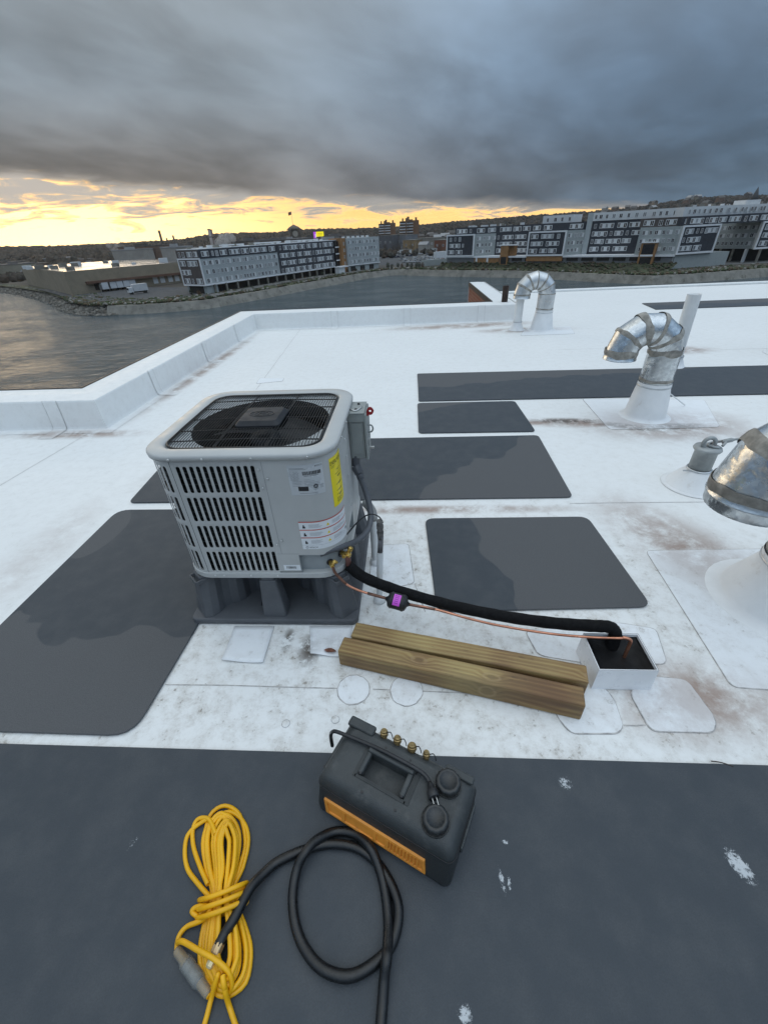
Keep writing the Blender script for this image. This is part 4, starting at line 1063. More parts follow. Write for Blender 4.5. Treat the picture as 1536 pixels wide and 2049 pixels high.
def seal_band(m, c, ax, r, hw, rag=.5, n=40, mi=0):
    ax = Vector(ax).normalized(); u = ax.orthogonal().normalized(); w = ax.cross(u); vs = []
    lo = [hw*(1+random.uniform(-rag, rag)) for _ in range(n)]; hi = [hw*(1+random.uniform(-rag, rag)) for _ in range(n)]
    for _ in range(5):
        lo = [(lo[i-1]+lo[i]*2+lo[(i+1) % n])/4 if random.random() < .6 else lo[i] for i in range(n)]; hi = [(hi[i-1]+hi[i]*2+hi[(i+1) % n])/4 if random.random() < .6 else hi[i] for i in range(n)]
    for j in range(n):
        a = 2*pi*j/n; d = u*cos(a)+w*sin(a)
        vs += [c-ax*lo[j]+d*(r+.0008), c-ax*lo[j]*.6+d*(r+.0035), c+ax*hi[j]*.6+d*(r+.0035), c+ax*hi[j]+d*(r+.0008)]
    m.add(vs, [(4*j+q, 4*((j+1) % n)+q, 4*((j+1) % n)+q+1, 4*j+q+1) for j in range(n) for q in range(3)], mi, True)
def gooseneck(name, label, x, y, r, bend, z0, zc, seal, steel, boot_r, boot_h, crimp=False, gores=5):
    g = thing(name, label, 'duct', (x, y, 0), 'gooseneck ducts on the roof')
    m = MB(); m.lathe([(boot_r*1.25, .002), (boot_r*1.22, .006), (boot_r*1.03, .012), (boot_r, .03), (r*1.10, boot_h*.9), (r*1.05, boot_h), (r*1.04, boot_h+.05)], (x, y, .001), n=36, cap=False)
    m.build('boot', BOOT, g)
    m = MB(); m.lathe([(r*1.05, -.006), (r*1.065, -.004), (r*1.065, .006), (r*1.05, .008)], (x, y, boot_h+.02), n=36, cap=False); m.build('clamp', GALV2, g)
    pts = [Vector((x, y, z0)), Vector((x, y, zc))]
    m = MB(); m.tube(pts, r, 36, 0, False); m.build('duct_pipe', steel, g)
    J = []
    for i in range(gores+1):
        a = pi*i/gores; J.append(Vector((x-bend+bend*cos(a), y, zc+bend*sin(a))))
    for i in range(gores):
        a0 = pi*i/gores; a1 = pi*(i+1)/gores; m = MB(); vs = []; n = 36
        for a in (a0, a1):
            for j in range(n):
                t = 2*pi*j/n; rad = bend+r*cos(t); vs.append((x-bend+rad*cos(a), y+r*sin(t), zc+rad*sin(a)))
        m.add(vs, [(j, (j+1) % n, n+(j+1) % n, n+j) for j in range(n)], 0, True)
        m.build('elbow_gore', steel, g)
    end = J[-1]; m = MB()
    if crimp:
        m.lathe([(r*1.0, 0), (r*1.0, .03), (r*1.03, .034), (r*1.03, .04), (r, .043), (r*.985, .085)], end+Vector((0, 0, .0)), (0, 0, -1), 96, cap=False, flute=lambda j: 1.0 if j % 2 else .99)
    else:
        m.lathe([(r, 0), (r, .05), (r*1.02, .052), (r*1.02, .058)], end, (0, 0, -1), 36, cap=False)
    m.build('mouth', steel, g)
    if seal:
        for i in range(gores+1):
            a = pi*i/gores; m = MB(); seal_band(m, J[i], (-sin(a), 0, cos(a)), r, seal*random.uniform(.6, 1.5), .7); m.build('sealant_band', SEALM, g)
        m = MB(); seal_band(m, Vector((x, y, boot_h+.075)), (0, 0, 1), r, seal*.7, .6); m.build('sealant_band', SEALM, g)
    return g
gooseneck('gooseneck_duct', 'galvanised gooseneck duct smeared with grey sealant above dirty patch', 2.16, 3.765, .128, .180, .26, .575, .019, GALV, .17, .265)
gooseneck('gooseneck_duct', 'clean bright gooseneck duct near the far roof edge beside white pipe', 2.275, 7.76, .134, .200, .22, .555, .013, GALV2, .185, .26, gores=6)
gooseneck('gooseneck_duct', 'wide gooseneck duct with crimped mouth and sealant beside the roof anchor', 1.725, 1.45, .152, .190, .16, .620, .026, GALV, .24, .20, crimp=True)
def standpipe(name, label, x, y, r, h, mat, boot=True, tilt=(0, 0), bootr=1.7, booth=.10, group=None):
    g = thing(name, label, 'pipe', (x, y, 0), group)
    if boot:
        m = MB(); m.lathe([(r*bootr*1.25, .002), (r*bootr*1.2, .006), (r*bootr, .010), (r*1.3, booth*.75), (r*1.12, booth), (r*1.10, booth*1.4)], (x, y, .001), n=24, cap=False); m.build('boot', BOOT, g)
        m = MB(); m.lathe([(r*1.12, -.006), (r*1.16, -.004), (r*1.16, .004), (r*1.12, .006)], (x, y, booth*1.3), n=24, cap=False); m.build('clamp', GALV2, g)
    m = MB(); t = Vector((x+tilt[0], y+tilt[1], h)); m.tube([(x, y, .004), t], r, 20, 0, False)
    ax = (t-Vector((x, y, 0))).normalized(); m.lathe([(r, 0), (r*.86, .0), (r*.86, -.10), (0.001, -.10)], t, ax, 20, 0, True, False)
    m.build('pipe_wall', mat, g); return g
PVC = MAT('white_pvc', (.76, .77, .76), .4, 0, .05, 6, dirt=((.50, .47, .42), 7, .60, .5))
standpipe('vent_pipe', 'dark brown cast iron vent pipe near the far parapet', 1.852, 8.977, .058, .565, MAT('brown_iron', (.040, .026, .020), .7, .2, .3, 8, .4, 50))
standpipe('vent_pipe', 'white plastic vent pipe beside the clean gooseneck duct', 1.875, 7.83, .066, .715, PVC)
standpipe('vent_pipe', 'white plastic vent pipe behind the sealant smeared gooseneck duct', 3.19, 5.30, .070, .79, PVC, tilt=(-.03, 0))
standpipe('vent_pipe', 'galvanised pipe in white boot at the roof side past the walkway strip', 4.83, 5.76, .09, .8, GALV2, bootr=2.2)
# guy wire by the big duct
m = MB(); m.tube([(2.30, 3.80, .22), (2.63, 3.98, .012)], .005, 6); tag(m.build('stay_wire', PVC), 'thin white stay wire from dirty gooseneck duct boot to the roof', 'wire')
# drain pipes beside the condenser
g = standpipe('drain_pipe', 'short white plastic pipe in clamp behind the condenser conduit', -.185, 1.722, .021, .30, PVC, False)
m = MB(); m.tube(cr([(-.185, 1.722, .29), (-.186, 1.724, .325), (-.20, 1.74, .352), (-.225, 1.77, .362)], 4), .0225, 12); m.build('elbow', MAT('grey_sealed_elbow', (.30, .30, .29), .7, 0, .3, 30), g)
m = MB(); m.lathe([(.034, 0), (.033, .012), (.024, .03)], (-.185, 1.722, .003), n=20); m.build('base_collar', BOOT, g)
g = standpipe('drain_pipe', 'thin white pipe with taped grey top and black cable beside condenser', -.15, 1.44, .0145, .31, PVC, False, tilt=(.016, 0))
m = MB(); m.tube([(-.134, 1.44, .30), (-.1265, 1.44, .40)], .0125, 12); m.build('grey_conduit', MAT('grey_tape', (.12, .12, .125), .6, 0, .4, 40), g)
m = MB(); pts = [(-.128, 1.44, .385+.012*i) for i in range(9)]; m.tube(pts, [.0135+random.uniform(-.002, .003) for _ in pts], 9); m.build('tape_wrap', MAT('old_tape', (.11, .105, .10), .55, 0, .6, 60, .8, 80), g)
m = MB(); m.lathe([(.030, 0), (.028, .02), (.018, .035)], (-.15, 1.44, .003), n=20); m.build('base_collar', BOOT, g)
a = PY(766, 1046, 1.44); m = MB(); m.tube(cr([a, PY(758, 1034, 1.45), PY(744, 1029, 1.46), PY(730, 1033, 1.47), PY(715, 1045, 1.46), PY(700, 1062, 1.45), PY(692, 1072, 1.44)], 6), .0032, 6); m.build('cable', BLACKP, g)

# roof anchor
an = thing('roof_anchor', 'grey post roof anchor with eye ring and shackle in white boot', 'anchor', (1.905, 2.517, 0))
x, y = 1.905, 2.517; AN = MAT('anchor_steel', (.33, .35, .35), .55, .3, .15, 14, .2, 60)
m = MB(); m.lathe([(.185, .002), (.182, .005), (.165, .006), (.158, .01), (.105, .085), (.098, .090), (.086, .105), (.072, .115), (.0655, .128)], (x, y, .001), n=36, cap=False); m.build('boot', BOOT, an)
m = MB(); m.lathe([(.064, .09), (.064, .255), (.075, .258), (.080, .268), (.075, .280), (.0, .282)], (x, y, 0), n=32); m.build('post', AN, an)
m = MB(); m.lathe([(.066, -.005), (.073, -.003), (.073, .005), (.066, .007)], (x, y, .124), n=32, cap=False); m.box((x-.115, y-.03, .120), (x-.060, y-.022, .128)); m.build('clamp', GALV2, an)
m = MB(); m.tube([(x-.005+.036*cos(a), y, .305+.036*sin(a)) for a in [2*pi*i/24 for i in range(24)]], .0125, 10, 0, False, True); m.build('eye_ring', AN, an)
m = MB(); m.tube(cr([(x+.045, y-.03, .285), (x+.012, y-.022, .290), (x-.002, y, .290), (x+.012, y+.022, .293), (x+.05, y+.028, .300), (x+.075, y+.01, .312), (x+.085, y-.01, .318), (x+.06, y-.03, .298)], 5), .0085, 8); m.build('shackle', AN, an)
m = MB(); m.tube([(x+.022, y-.012, .278), (x+.045, y+.018, .300)], .012, 8); m.build('red_sleeve', REDP, an)
m = MB(); pts = cr([(x+.07, y, .312), (x+.13, y-.01, .332), (x+.26, y-.02, .350), (x+.45, y-.03, .35), (x+.9, y, .33)], 6); m.tube(pts, [.014 if i < 6 else .0075 for i in range(len(pts))], 8); m.build('cable', AN, an)

# dry leaf on the patch
m = MB(); c = P(660, 1304, .009); vs = [(c.x, c.y, .0105)]; n = 14
for i in range(n):
    a = 2*pi*i/n; rr_ = .030 if i in (0, 7) else .021*abs(cos(a))**.4+.007*0
    rx = .030*cos(a); ry = .012*sin(a)*(1-.45*abs(cos(a))); vs.append((c.x+rx, c.y+ry-.15*rx, .0105+.010*abs(sin(a))+.004*cos(a)))
m.add(vs, [(0, 1+i, 1+(i+1) % n) for i in range(n)], 0, True)
tag(m.build('dry_leaf', MAT('brown_leaf', (.16, .060, .032), .7, 0, .3, 60)), 'curled brown dry leaf against the end of the front timber', 'leaf')
# fastener plates pressed up under the membrane and a twig
for (px, py) in ((572, 1448), (671, 1440)):
    c = P(px, py); m = MB(); m.lathe([(.016, -.0004), (.012, .0006), (.008, .0012), (.005, .003), (.0, .0034)], (c.x, c.y, .0005), n=18); m.build('fastener_bump', ROOF, roof)
a, b = P(1422, 1523, .012), P(1466, 1534, .012); m = MB(); m.tube(cr([a, (a+b)/2+Vector((0, .004, 0)), b], 4), .0018, 5); tag(m.build('twig', MAT('twig_bark', (.045, .03, .022), .8)), 'thin dark twig lying at the edge of the front pad', 'twig')

# ================================================================== the far shore
GZ, WZ = -17.5, -21.0
def water_material():
    m, T, b = newmat('harbour_water')
    pos = T.node('ShaderNodeNewGeometry').outputs['Position']; x, y, z = T.xyz(pos)
    w1 = T.noise(T.comb(T.m('MULTIPLY', x, .32), T.m('MULTIPLY', y, .55), 0), 1.0, 6, .62, .5)
    w2 = T.noise(T.comb(T.m('MULTIPLY', x, .05), T.m('MULTIPLY', y, .09), 0), 1.0, 4, .6)
    b.inputs['Base Color'].default_value = (.056, .082, .096, 1)
    T.l.new(T.rng(w2, .35, .65, .05, .16), b.inputs['Roughness']); b.inputs['IOR'].default_value = 1.33; b.inputs['Specular IOR Level'].default_value = .32
    bn = T.node('ShaderNodeBump'); bn.inputs['Strength'].default_value = 1.0; bn.inputs['Distance'].default_value = 1.6
    T.l.new(T.m('MULTIPLY', w1, T.rng(w2, .3, .7, .55, 1.2)), bn.inputs['Height']); T.l.new(bn.outputs[0], b.inputs['Normal'])
    return m
m = MB(); m.add([(-3000, -200, WZ), (3000, -200, WZ), (3000, 3000, WZ), (-3000, 3000, WZ)], [(0, 1, 2, 3)]); m.build('water', water_material(), kind='structure')

SHORE = [(-260, 570), (-120, 576), (0, 584), (40, 590), (85, 600), (112, 612), (130, 624), (167, 631), (213, 631), (280, 629), (340, 625), (420, 618), (520, 600), (620, 580), (688, 567), (740, 557), (780, 552), (802, 551), (860, 553), (930, 554.5), (1020, 556), (1114, 560), (1210, 566), (1304, 570), (1388, 566), (1460, 560), (1536, 554), (1680, 545), (1850, 540)]
SH = []
for i in range(len(SHORE)-1):
    a, b = SHORE[i], SHORE[i+1]
    for j in range(4): t = j/4; SH.append(P(a[0]+(b[0]-a[0])*t, a[1]+(b[1]-a[1])*t, WZ))
SH.append(P(*SHORE[-1], WZ))
def inland(i, d):
    a = SH[max(0, i-1)]; b = SH[min(len(SH)-1, i+1)]; t = (b-a).normalized(); n = Vector((-t.y, t.x, 0))
    if n.dot(SH[i]-CAM) < 0: n = -n
    return Vector((SH[i].x, SH[i].y, 0))+n*d
NSH = len(SH)
CONC = MAT('weathered_concrete', (.20, .19, .165), .85, 0, .25, .25, 0, 1, dirt=((.07, .07, .05), .35, .52, .8))
EARTH = MAT('rough_grass', (.050, .056, .026), .95, 0, .45, .12, dirt=((.11, .085, .05), .2, .50, .8))
ROCKM = MAT('shore_rock', (.085, .078, .064), .9, 0, .45, .7)
ASPH = MAT('asphalt', (.055, .057, .06), .85, 0, .2, .3)
TOWN = MAT('distant_ground', (.060, .050, .038), .95, 0, .45, .02, dirt=((.10, .095, .085), .03, .55, .7))
ISTART = 32                              # riprap to the left, concrete wall to the right
def stripmesh(name, mat, i0, i1, d0, z0, d1, z1, jit=0.0, **kw):
    m = MB(); vs = []
    for i in range(i0, i1+1):
        a = inland(i, d0); b = inland(i, d1); vs += [(a.x, a.y, z0), (b.x, b.y, z1+random.uniform(-jit, jit))]
    m.add(vs, [(2*i, 2*i+2, 2*i+3, 2*i+1) for i in range(i1-i0)], 0, False); return m.build(name, mat, **kw)
stripmesh('seawall', CONC, ISTART, NSH-1, -.4, WZ-1, 2.2, GZ-.5, kind='structure')
stripmesh('seawall_top', CONC, ISTART, NSH-1, 2.2, GZ-.5, 3.4, GZ-.45, kind='structure')
stripmesh('rock_bank', ROCKM, 0, ISTART, -1.5, WZ-1, 5.5, GZ-.4, kind='structure')
stripmesh('grass_bank', EARTH, 0, NSH-1, 3.3, GZ-.47, 9.0, GZ+.12, .25, kind='structure')
m = MB(); vs = []
for i in range(NSH):
    a = inland(i, 8.8); d = Vector((a.x, a.y, 0)); L_ = d.length
    for q in (1.0, 1.6, 4.0, 40.0): e = d*q; vs.append((e.x, e.y, GZ))
m.add(vs, [(4*i+j, 4*i+4+j, 4*i+5+j, 4*i+1+j) for i in range(NSH-1) for j in range(3)]); m.build('ground', TOWN, kind='structure')
# riprap boulders along the point
m = MB(); RR = random.Random(5)
def blob(m, c, r, mi=0, sq=.75, n=0):
    t = (1+sqrt(5))/2; base = [(-1, t, 0), (1, t, 0), (-1, -t, 0), (1, -t, 0), (0, -1, t), (0, 1, t), (0, -1, -t), (0, 1, -t), (t, 0, -1), (t, 0, 1), (-t, 0, -1), (-t, 0, 1)]
    vs = [(c[0]+x/1.9*r*RR.uniform(.65, 1.2), c[1]+y/1.9*r*RR.uniform(.65, 1.2), c[2]+z/1.9*r*sq*RR.uniform(.65, 1.2)) for x, y, z in base]
    m.add(vs, [(0, 11, 5), (0, 5, 1), (0, 1, 7), (0, 7, 10), (0, 10, 11), (1, 5, 9), (5, 11, 4), (11, 10, 2), (10, 7, 6), (7, 1, 8), (3, 9, 4), (3, 4, 2), (3, 2, 6), (3, 6, 8), (3, 8, 9), (4, 9, 5), (2, 4, 11), (6, 2, 10), (8, 6, 7), (9, 8, 1)], mi)
for k in range(950):
    f = RR.uniform(4, ISTART+1.5); i = min(NSH-2, int(f)); d = RR.uniform(-1.2, 6); a = inland(i, d); b = inland(i+1, d); c = a+(b-a)*(f-i)
    z = WZ+.1+(max(0, d)/6)*(GZ-WZ-.3); blob(m, (c.x, c.y, z), RR.uniform(.35, 1.05))
m.build('riprap', MAT('pale_boulder', (.15, .14, .12), .9, 0, .5, .35), kind='stuff')
# rough grass, brush
m = MB()
for k in range(2600):
    f = RR.uniform(20, NSH-2); i = int(f); d = 3.2+RR.random()**1.5*16; a = inland(i, d); b = inland(i+1, d); c = a+(b-a)*(f-i); r = RR.uniform(.25, .8)*(1.6 if RR.random() < .08 else 1)
    blob(m, (c.x, c.y, GZ-.2+r*.25), r, 0 if RR.random() < .5 else (1 if RR.random() < .6 else 2), .7)
m.build('shore_brush', [MAT('brush_green', (.042, .055, .022), .95, 0, .4, .3), MAT('brush_brown', (.085, .062, .036), .95, 0, .4, .3), MAT('pale_stone', (.22, .21, .19), .9, 0, .3, .3)], kind='stuff')
# paved strips
def sheetpx(name, pts, z, mat):
    m = MB(); vs = [P(*p, z) for p in pts]; m.add(vs, [tuple(range(len(vs)))]); return m.build(name, mat, kind='structure')
sheetpx('dock_yard', [(70, 577), (110, 588), (150, 600), (195, 607), (300, 600), (430, 592), (400, 575), (200, 575), (130, 580)], GZ+.05, ASPH)
sheetpx('car_park', [(758, 531), (892, 531), (893, 497), (757, 497)], GZ+.05, ASPH)
sheetpx('shore_road', [(1300, 536), (1420, 531), (1536, 526), (1640, 522), (1640, 512), (1440, 516), (1300, 526)], GZ+.05, MAT('pale_road', (.16, .16, .155), .8, 0, .15, .2))
sheetpx('path', [(420, 589), (600, 556), (756, 536), (756, 538), (600, 560), (424, 593)], GZ+.16, MAT('path_grey', (.15, .145, .135), .85, 0, .2, .2))

# ------------------------------------------------------------------ building kit
LG = MAT('pale_grey_siding', (.37, .40, .405), .7, 0, .06, .6)
MG = MAT('mid_grey_siding', (.32, .35, .345), .7, 0, .06, .6)
DK = MAT('slate_siding', (.034, .038, .048), .7, 0, .12, .6)
WH = MAT('white_trim', (.72, .73, .74), .6, 0, .04, .6)
BRN = MAT('brown_siding', (.085, .070, .066), .7, 0, .12, .6)
TIM = MAT('timber_cladding', (.30, .155, .060), .7, 0, .15, .5)
GLASS = MAT('dark_glass', (.016, .018, .022), .12, 0, .3, 2)
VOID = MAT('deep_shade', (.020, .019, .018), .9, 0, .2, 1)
WHP = MAT('white_panel', (.60, .615, .62), .65, 0, .04, .8)
_fm = MB()
for (a, b) in (((-.5, -.06, -.5), (-.41, 0, .5)), ((.41, -.06, -.5), (.5, 0, .5)), ((-.41, -.06, .44), (.41, 0, .5)), ((-.41, -.06, -.5), (.41, 0, -.44)), ((-.045, -.05, -.44), (.045, 0, .44))): _fm.box(a, b)
WFRAME = _fm.mesh('window_frame', WH)
_fm = MB(); _fm.box((-.42, -.03, -.45), (.42, .0, .45)); WPANE = _fm.mesh('pane', GLASS)
CURT = MAT('window_blind', (.20, .21, .215), .5, 0, .1, 3)
_fm = MB(); _fm.box((-.42, -.03, -.45), (.42, .0, .45)); WPANE2 = _fm.mesh('pane_blind', CURT)
_fm = MB(); _fm.box((-.5, -.04, -.5), (.5, 0, .5)); UPAN = _fm.mesh('panel', WHP)
def child(me, name, parent, loc, rz, scale):
    o = bpy.data.objects.new(name, me); col.objects.link(o); o.parent = parent
    if parent.type == 'EMPTY': o.matrix_parent_inverse = Matrix.Translation(-parent.location)
    o.location = loc; o.rotation_euler = (0, 0, rz); o.scale = scale; return o
WR = random.Random(21)
def window(parent, A, B, t, z, w, h, off=.0):
    A = Vector(A[:2]); B = Vector(B[:2]); d = (B-A).normalized(); n = Vector((d.y, -d.x)); c = A+d*t+n*(off+.02)
    o = child(WFRAME, 'window', parent, (c.x, c.y, z), atan2(d.y, d.x), (w, 1.5, h))
    p = bpy.data.objects.new('pane', WPANE if WR.random() < .66 else WPANE2); col.objects.link(p); p.parent = o
def panel(parent, A, B, t, z, w, h, off=.0):
    A = Vector(A[:2]); B = Vector(B[:2]); d = (B-A).normalized(); n = Vector((d.y, -d.x)); c = A+d*t+n*(off+.015)
    child(UPAN, 'white_panel', parent, (c.x, c.y, z), atan2(d.y, d.x), (w, 1, h))
def block(parent, A, B, depth, z0, z1, mat, name='wall', bevel=None):
    A = Vector(A[:2]); B = Vector(B[:2]); d = (B-A).normalized(); n = Vector((-d.y, d.x)); m = MB()
    m.prism([tuple(A), tuple(B), tuple(B+n*depth), tuple(A+n*depth)], z0, z1); return m.build(name, mat, parent)
def along(A, B, t, off=0):
    A = Vector(A[:2]); B = Vector(B[:2]); d = (B-A).normalized(); n = Vector((d.y, -d.x)); q = A+d*t+n*off; return (q.x, q.y)
def row(parent, A, B, t0, t1, z, style, off=0.0, k=1.0):
    """one storey of windows between two distances along a wall"""
    t = t0+WR.uniform(.3, 1.2)
    while t < t1-1.3:
        if style == 'dark':
            g = WR.choice((1, 2, 2, 3, 3)); t_s = t; seq = []
            for i in range(g):
                w = WR.choice((1.15, 1.15, 1.5)); seq.append((t+w/2, w)); t += w
                if i < g-1: t += 1.35*k
                if t > t1-.4: break
            if t > t1-.1: break
            if g > 1: panel(parent, A, B, (t_s+t)/2, z, t-t_s+.2, 1.95, off)
            for c, w in seq: window(parent, A, B, c, z-(.12 if w > 1.3 else 0), w, 1.75 if w < 1.3 else 2.0, off+.05)
            t += WR.uniform(.7, 2.0)
        else:
            w = WR.choice((1.05, 1.05, 1.45)); window(parent, A, B, t+w/2, z, w, 1.7, off+.05); t += w
            if WR.random() < .55: panel(parent, A, B, t+.55, z, 1.05, 1.7, off); t += 1.1
            t += WR.uniform(.5, 1.5)
def plan(px, py, z): q = P(px, py, z); return (q.x, q.y)

# ---- long apartment building across the water
LZ0, LZ1 = -14.3, -1.35; FH = (LZ1-LZ0)/4
LB_ = (-85.9, 197.0); LC_ = (-40.6, 285.4); LA_ = (-85.9-13.7*.8889, 197.0+13.7*.4581)
L1 = thing('apartment_building', 'long grey and slate apartment block on columns beside the warehouse', 'building', (LB_[0], LB_[1], GZ))
LL = hypot(LC_[0]-LB_[0], LC_[1]-LB_[1])
block(L1, LB_, LC_, 13.7, LZ0, LZ1, LG)
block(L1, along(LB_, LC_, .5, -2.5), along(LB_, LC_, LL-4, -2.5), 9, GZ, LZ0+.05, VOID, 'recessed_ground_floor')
block(L1, along(LB_, LC_, 0, .12), along(LB_, LC_, 47.5, .12), .1, LZ1-FH, LZ1+.02, DK, 'cladding_panel')
block(L1, along(LB_, LC_, 47.5, .25), along(LB_, LC_, LL, .25), .22, LZ0+.5, LZ1+.03, DK, 'cladding_panel')
block(L1, along(LB_, LC_, -.2, .32), along(LB_, LC_, LL, .32), .3, LZ0-.15, LZ0+.45, WH, 'soffit_band')
block(L1, along(LB_, LC_, .2, .1), along(LB_, LC_, LL, .1), 13.4, LZ1+.02, LZ1+.28, WHP, 'roof_edge')
for f in range(4):
    z = LZ0+FH*(f+.5)
    row(L1, LB_, LC_, .8, 46.8, z, 'dark' if f == 3 else 'grey', .13 if f == 3 else 0)
    row(L1, LB_, LC_, 48.2, LL-.5, z, 'dark', .26)
for i in range(15):
    q = along(LB_, LC_, 4.5+i*6.6, .1); m = MB(); m.obox((q[0], q[1], (GZ+LZ0)/2), (.7, .7, LZ0-GZ), atan2(LC_[1]-LB_[1], LC_[0]-LB_[0])); m.build('column', CONC, L1)
# end wall with white frame
EL = hypot(LB_[0]-LA_[0], LB_[1]-LA_[1])
block(L1, along(LA_, LB_, .05, .2), along(LA_, LB_, EL, .2), .18, LZ0, LZ1+.025, BRN, 'cladding_panel')
block(L1, along(LA_, LB_, .0, .45), along(LA_, LB_, EL+.4, .45), .4, LZ1-FH-.25, LZ1-FH+.3, WH, 'frame_bar'); block(L1, along(LA_, LB_, .0, .45), along(LA_, LB_, EL+.4, .45), .4, LZ0-.2, LZ0+.35, WH, 'frame_bar')
block(L1, along(LA_, LB_, .0, .46), along(LA_, LB_, .5, .46), .4, LZ0+.35, LZ1-FH-.25, WH, 'frame_bar'); block(L1, along(LA_, LB_, EL-.1, .46), along(LA_, LB_, EL+.4, .46), .4, LZ0+.35, LZ1-FH-.25, WH, 'frame_bar')
for f in range(4): row(L1, LA_, LB_, .6, EL-.2, LZ0+FH*(f+.5), 'dark', .22, .7)
block(L1, along(LA_, LB_, .6, -.6), along(LA_, LB_, EL-.5, -.6), 6, GZ, LZ0, MG, 'ground_floor_wall')
for i in range(26):
    q = along(LB_, LC_, 3+i*3.6+WR.uniform(-1, 1), -WR.uniform(3, 10)); s = WR.uniform(.8, 1.7)
    m = MB(); m.obox((q[0], q[1], LZ1+.28+s*.35), (s*1.5, s, s*.7), .5); m.build('rooftop_unit', WHP if i % 3 else CONC, L1)
for i in range(3):
    q = along(LB_, LC_, 20+i*28, -6); m = MB(); m.obox((q[0], q[1], LZ1+.9), (18, 2.2, .5), atan2(LC_[1]-LB_[1], LC_[0]-LB_[0])); m.build('rooftop_duct', WHP, L1)
# stair tower and end block
BT0, BT1 = plan(686, 533, LZ0), plan(697, 531.5, LZ0)
tw = thing('stair_tower', 'narrow orange brown timber clad stair tower joining two apartment blocks', 'building', (BT0[0], BT0[1], GZ))
block(tw, BT0, BT1, 9, GZ, LZ1+.9, TIM)
block(tw, along(BT0, BT1, -3.2, -2.0), along(BT0, BT1, -.1, -2.0), 6, GZ, LZ1-.3, GLASS, 'glazed_link')
for f in range(4):
    block(tw, along(BT0, BT1, -3.2, -1.6), along(BT0, BT1, -.1, -1.6), .5, LZ0+FH*f-.3, LZ0+FH*f+.25, WH, 'floor_edge'); window(tw, BT0, BT1, 2.4, LZ0+FH*(f+.45), .9, 1.6, .02)
block(tw, along(BT0, BT1, -8, 3.5), along(BT0, BT1, 1.0, 3.5), 3.4, GZ+3.0, GZ+3.6, WH, 'entrance_canopy'); block(tw, along(BT0, BT1, -7.6, 3.0), along(BT0, BT1, -2.2, 3.0), 3, GZ, GZ+3.0, WHP, 'entrance_wall')
EA, EB = (-35.0, 285.2), (-17.6, 306.0); EW = hypot(EB[0]-EA[0], EB[1]-EA[1])
L2 = thing('apartment_building', 'plain light grey apartment block end with scattered windows by the car park', 'building', (EA[0], EA[1], GZ))
block(L2, EA, EB, 16, LZ0, LZ1+.75, LG); block(L2, along(EA, EB, .5, -.5), along(EA, EB, EW-.3, -.5), 14, GZ, LZ0, MG, 'ground_floor_wall'); block(L2, along(EA, EB, -.1, .15), along(EA, EB, EW+.1, .15), .14, LZ0-.1, LZ0+.35, WH, 'soffit_band')
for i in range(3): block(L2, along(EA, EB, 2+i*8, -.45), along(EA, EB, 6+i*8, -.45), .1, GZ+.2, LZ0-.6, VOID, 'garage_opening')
for f in range(4): row(L2, EA, EB, .5, EW-.5, LZ0+FH*(f+.5)+.3, 'grey')
for i in range(6):
    q = along(EA, EB, 2+i*4, -5); m = MB(); m.obox((q[0], q[1], LZ1+1.2), (1.6, 1.2, .9), .6); m.build('rooftop_unit', WHP, L2)

# ---- apartment complex on the right-hand shore
PZ = -12.0; BH = 10.4
O_ = Vector((22.9, 287.9)); E_ = Vector((117.5, 220.5)); u = (E_-O_).normalized(); v = Vector((-u.y, u.x)); UL = (E_-O_).length
def uv(a, b): q = O_+u*a+v*b; return (q.x, q.y)
def u_at(px, py=500, b=0.0):
    """distance along the podium line (offset b back) where a sight line crosses it"""
    q = PV(px, py, uv(0, b), uv(10, b)); return (Vector((q.x, q.y))-O_).dot(u)
C1 = thing('apartment_building', 'slate and grey apartment complex with white framed bays above a dark podium', 'building', (O_.x, O_.y, GZ))
def wall(th_, a0, a1, b, depth, z0, z1, mat, name='wall'): return block(th_, uv(a0, b), uv(a1, b), depth, z0, z1, mat, name)
def rowuv(th_, a0, a1, b, z, style, off=0): row(th_, uv(0, b), uv(10, b), a0, a1, z, style, off)
# podium
wall(C1, 0, UL, .6, 40, GZ-2, PZ-.75, MAT('podium_concrete', (.15, .155, .16), .8, 0, .15, .4), 'podium_wall'); wall(C1, -.2, UL, .0, 41, PZ-.75, PZ, WH, 'podium_edge')
m = MB(); vs = []
for k in range(25):
    t = k/24; a_ = inland(int(72+22*t), 8.7); b_ = Vector((*uv(-4+(UL+6)*t, .3), 0)); mid = a_*.45+b_*.55
    vs += [(a_.x, a_.y, GZ+.12), (mid.x, mid.y, GZ+.9+.3*sin(k)), (b_.x, b_.y, PZ-3.1)]
m.add(vs, [(3*k+j, 3*k+3+j, 3*k+4+j, 3*k+1+j) for k in range(24) for j in range(2)], 0, True); m.build('lawn_slope', MAT('dark_lawn', (.034, .040, .018), .95, 0, .5, .15, dirt=((.060, .045, .026), .25, .5, .8)), kind='structure')
m = MB()
for k in range(900):
    t = RR.random(); s_ = RR.random(); i_ = int(72+22*t); a_ = inland(i_, 8.7); b_ = Vector((*uv(-4+(UL+6)*t, .3), 0)); q_ = a_*(1-s_)+b_*s_; r_ = RR.uniform(.3, .9)
    blob(m, (q_.x, q_.y, GZ+.1+(PZ-3.1-GZ)*s_**1.6+r_*.2), r_, 0 if RR.random() < .6 else 1, .7)
m.build('slope_brush', [MAT('slope_green', (.030, .040, .016), .95, 0, .4, .3), MAT('slope_brown', (.055, .042, .026), .95, 0, .4, .3)], kind='stuff')
a = u_at(950); b = u_at(1345)
i = 0; q = a
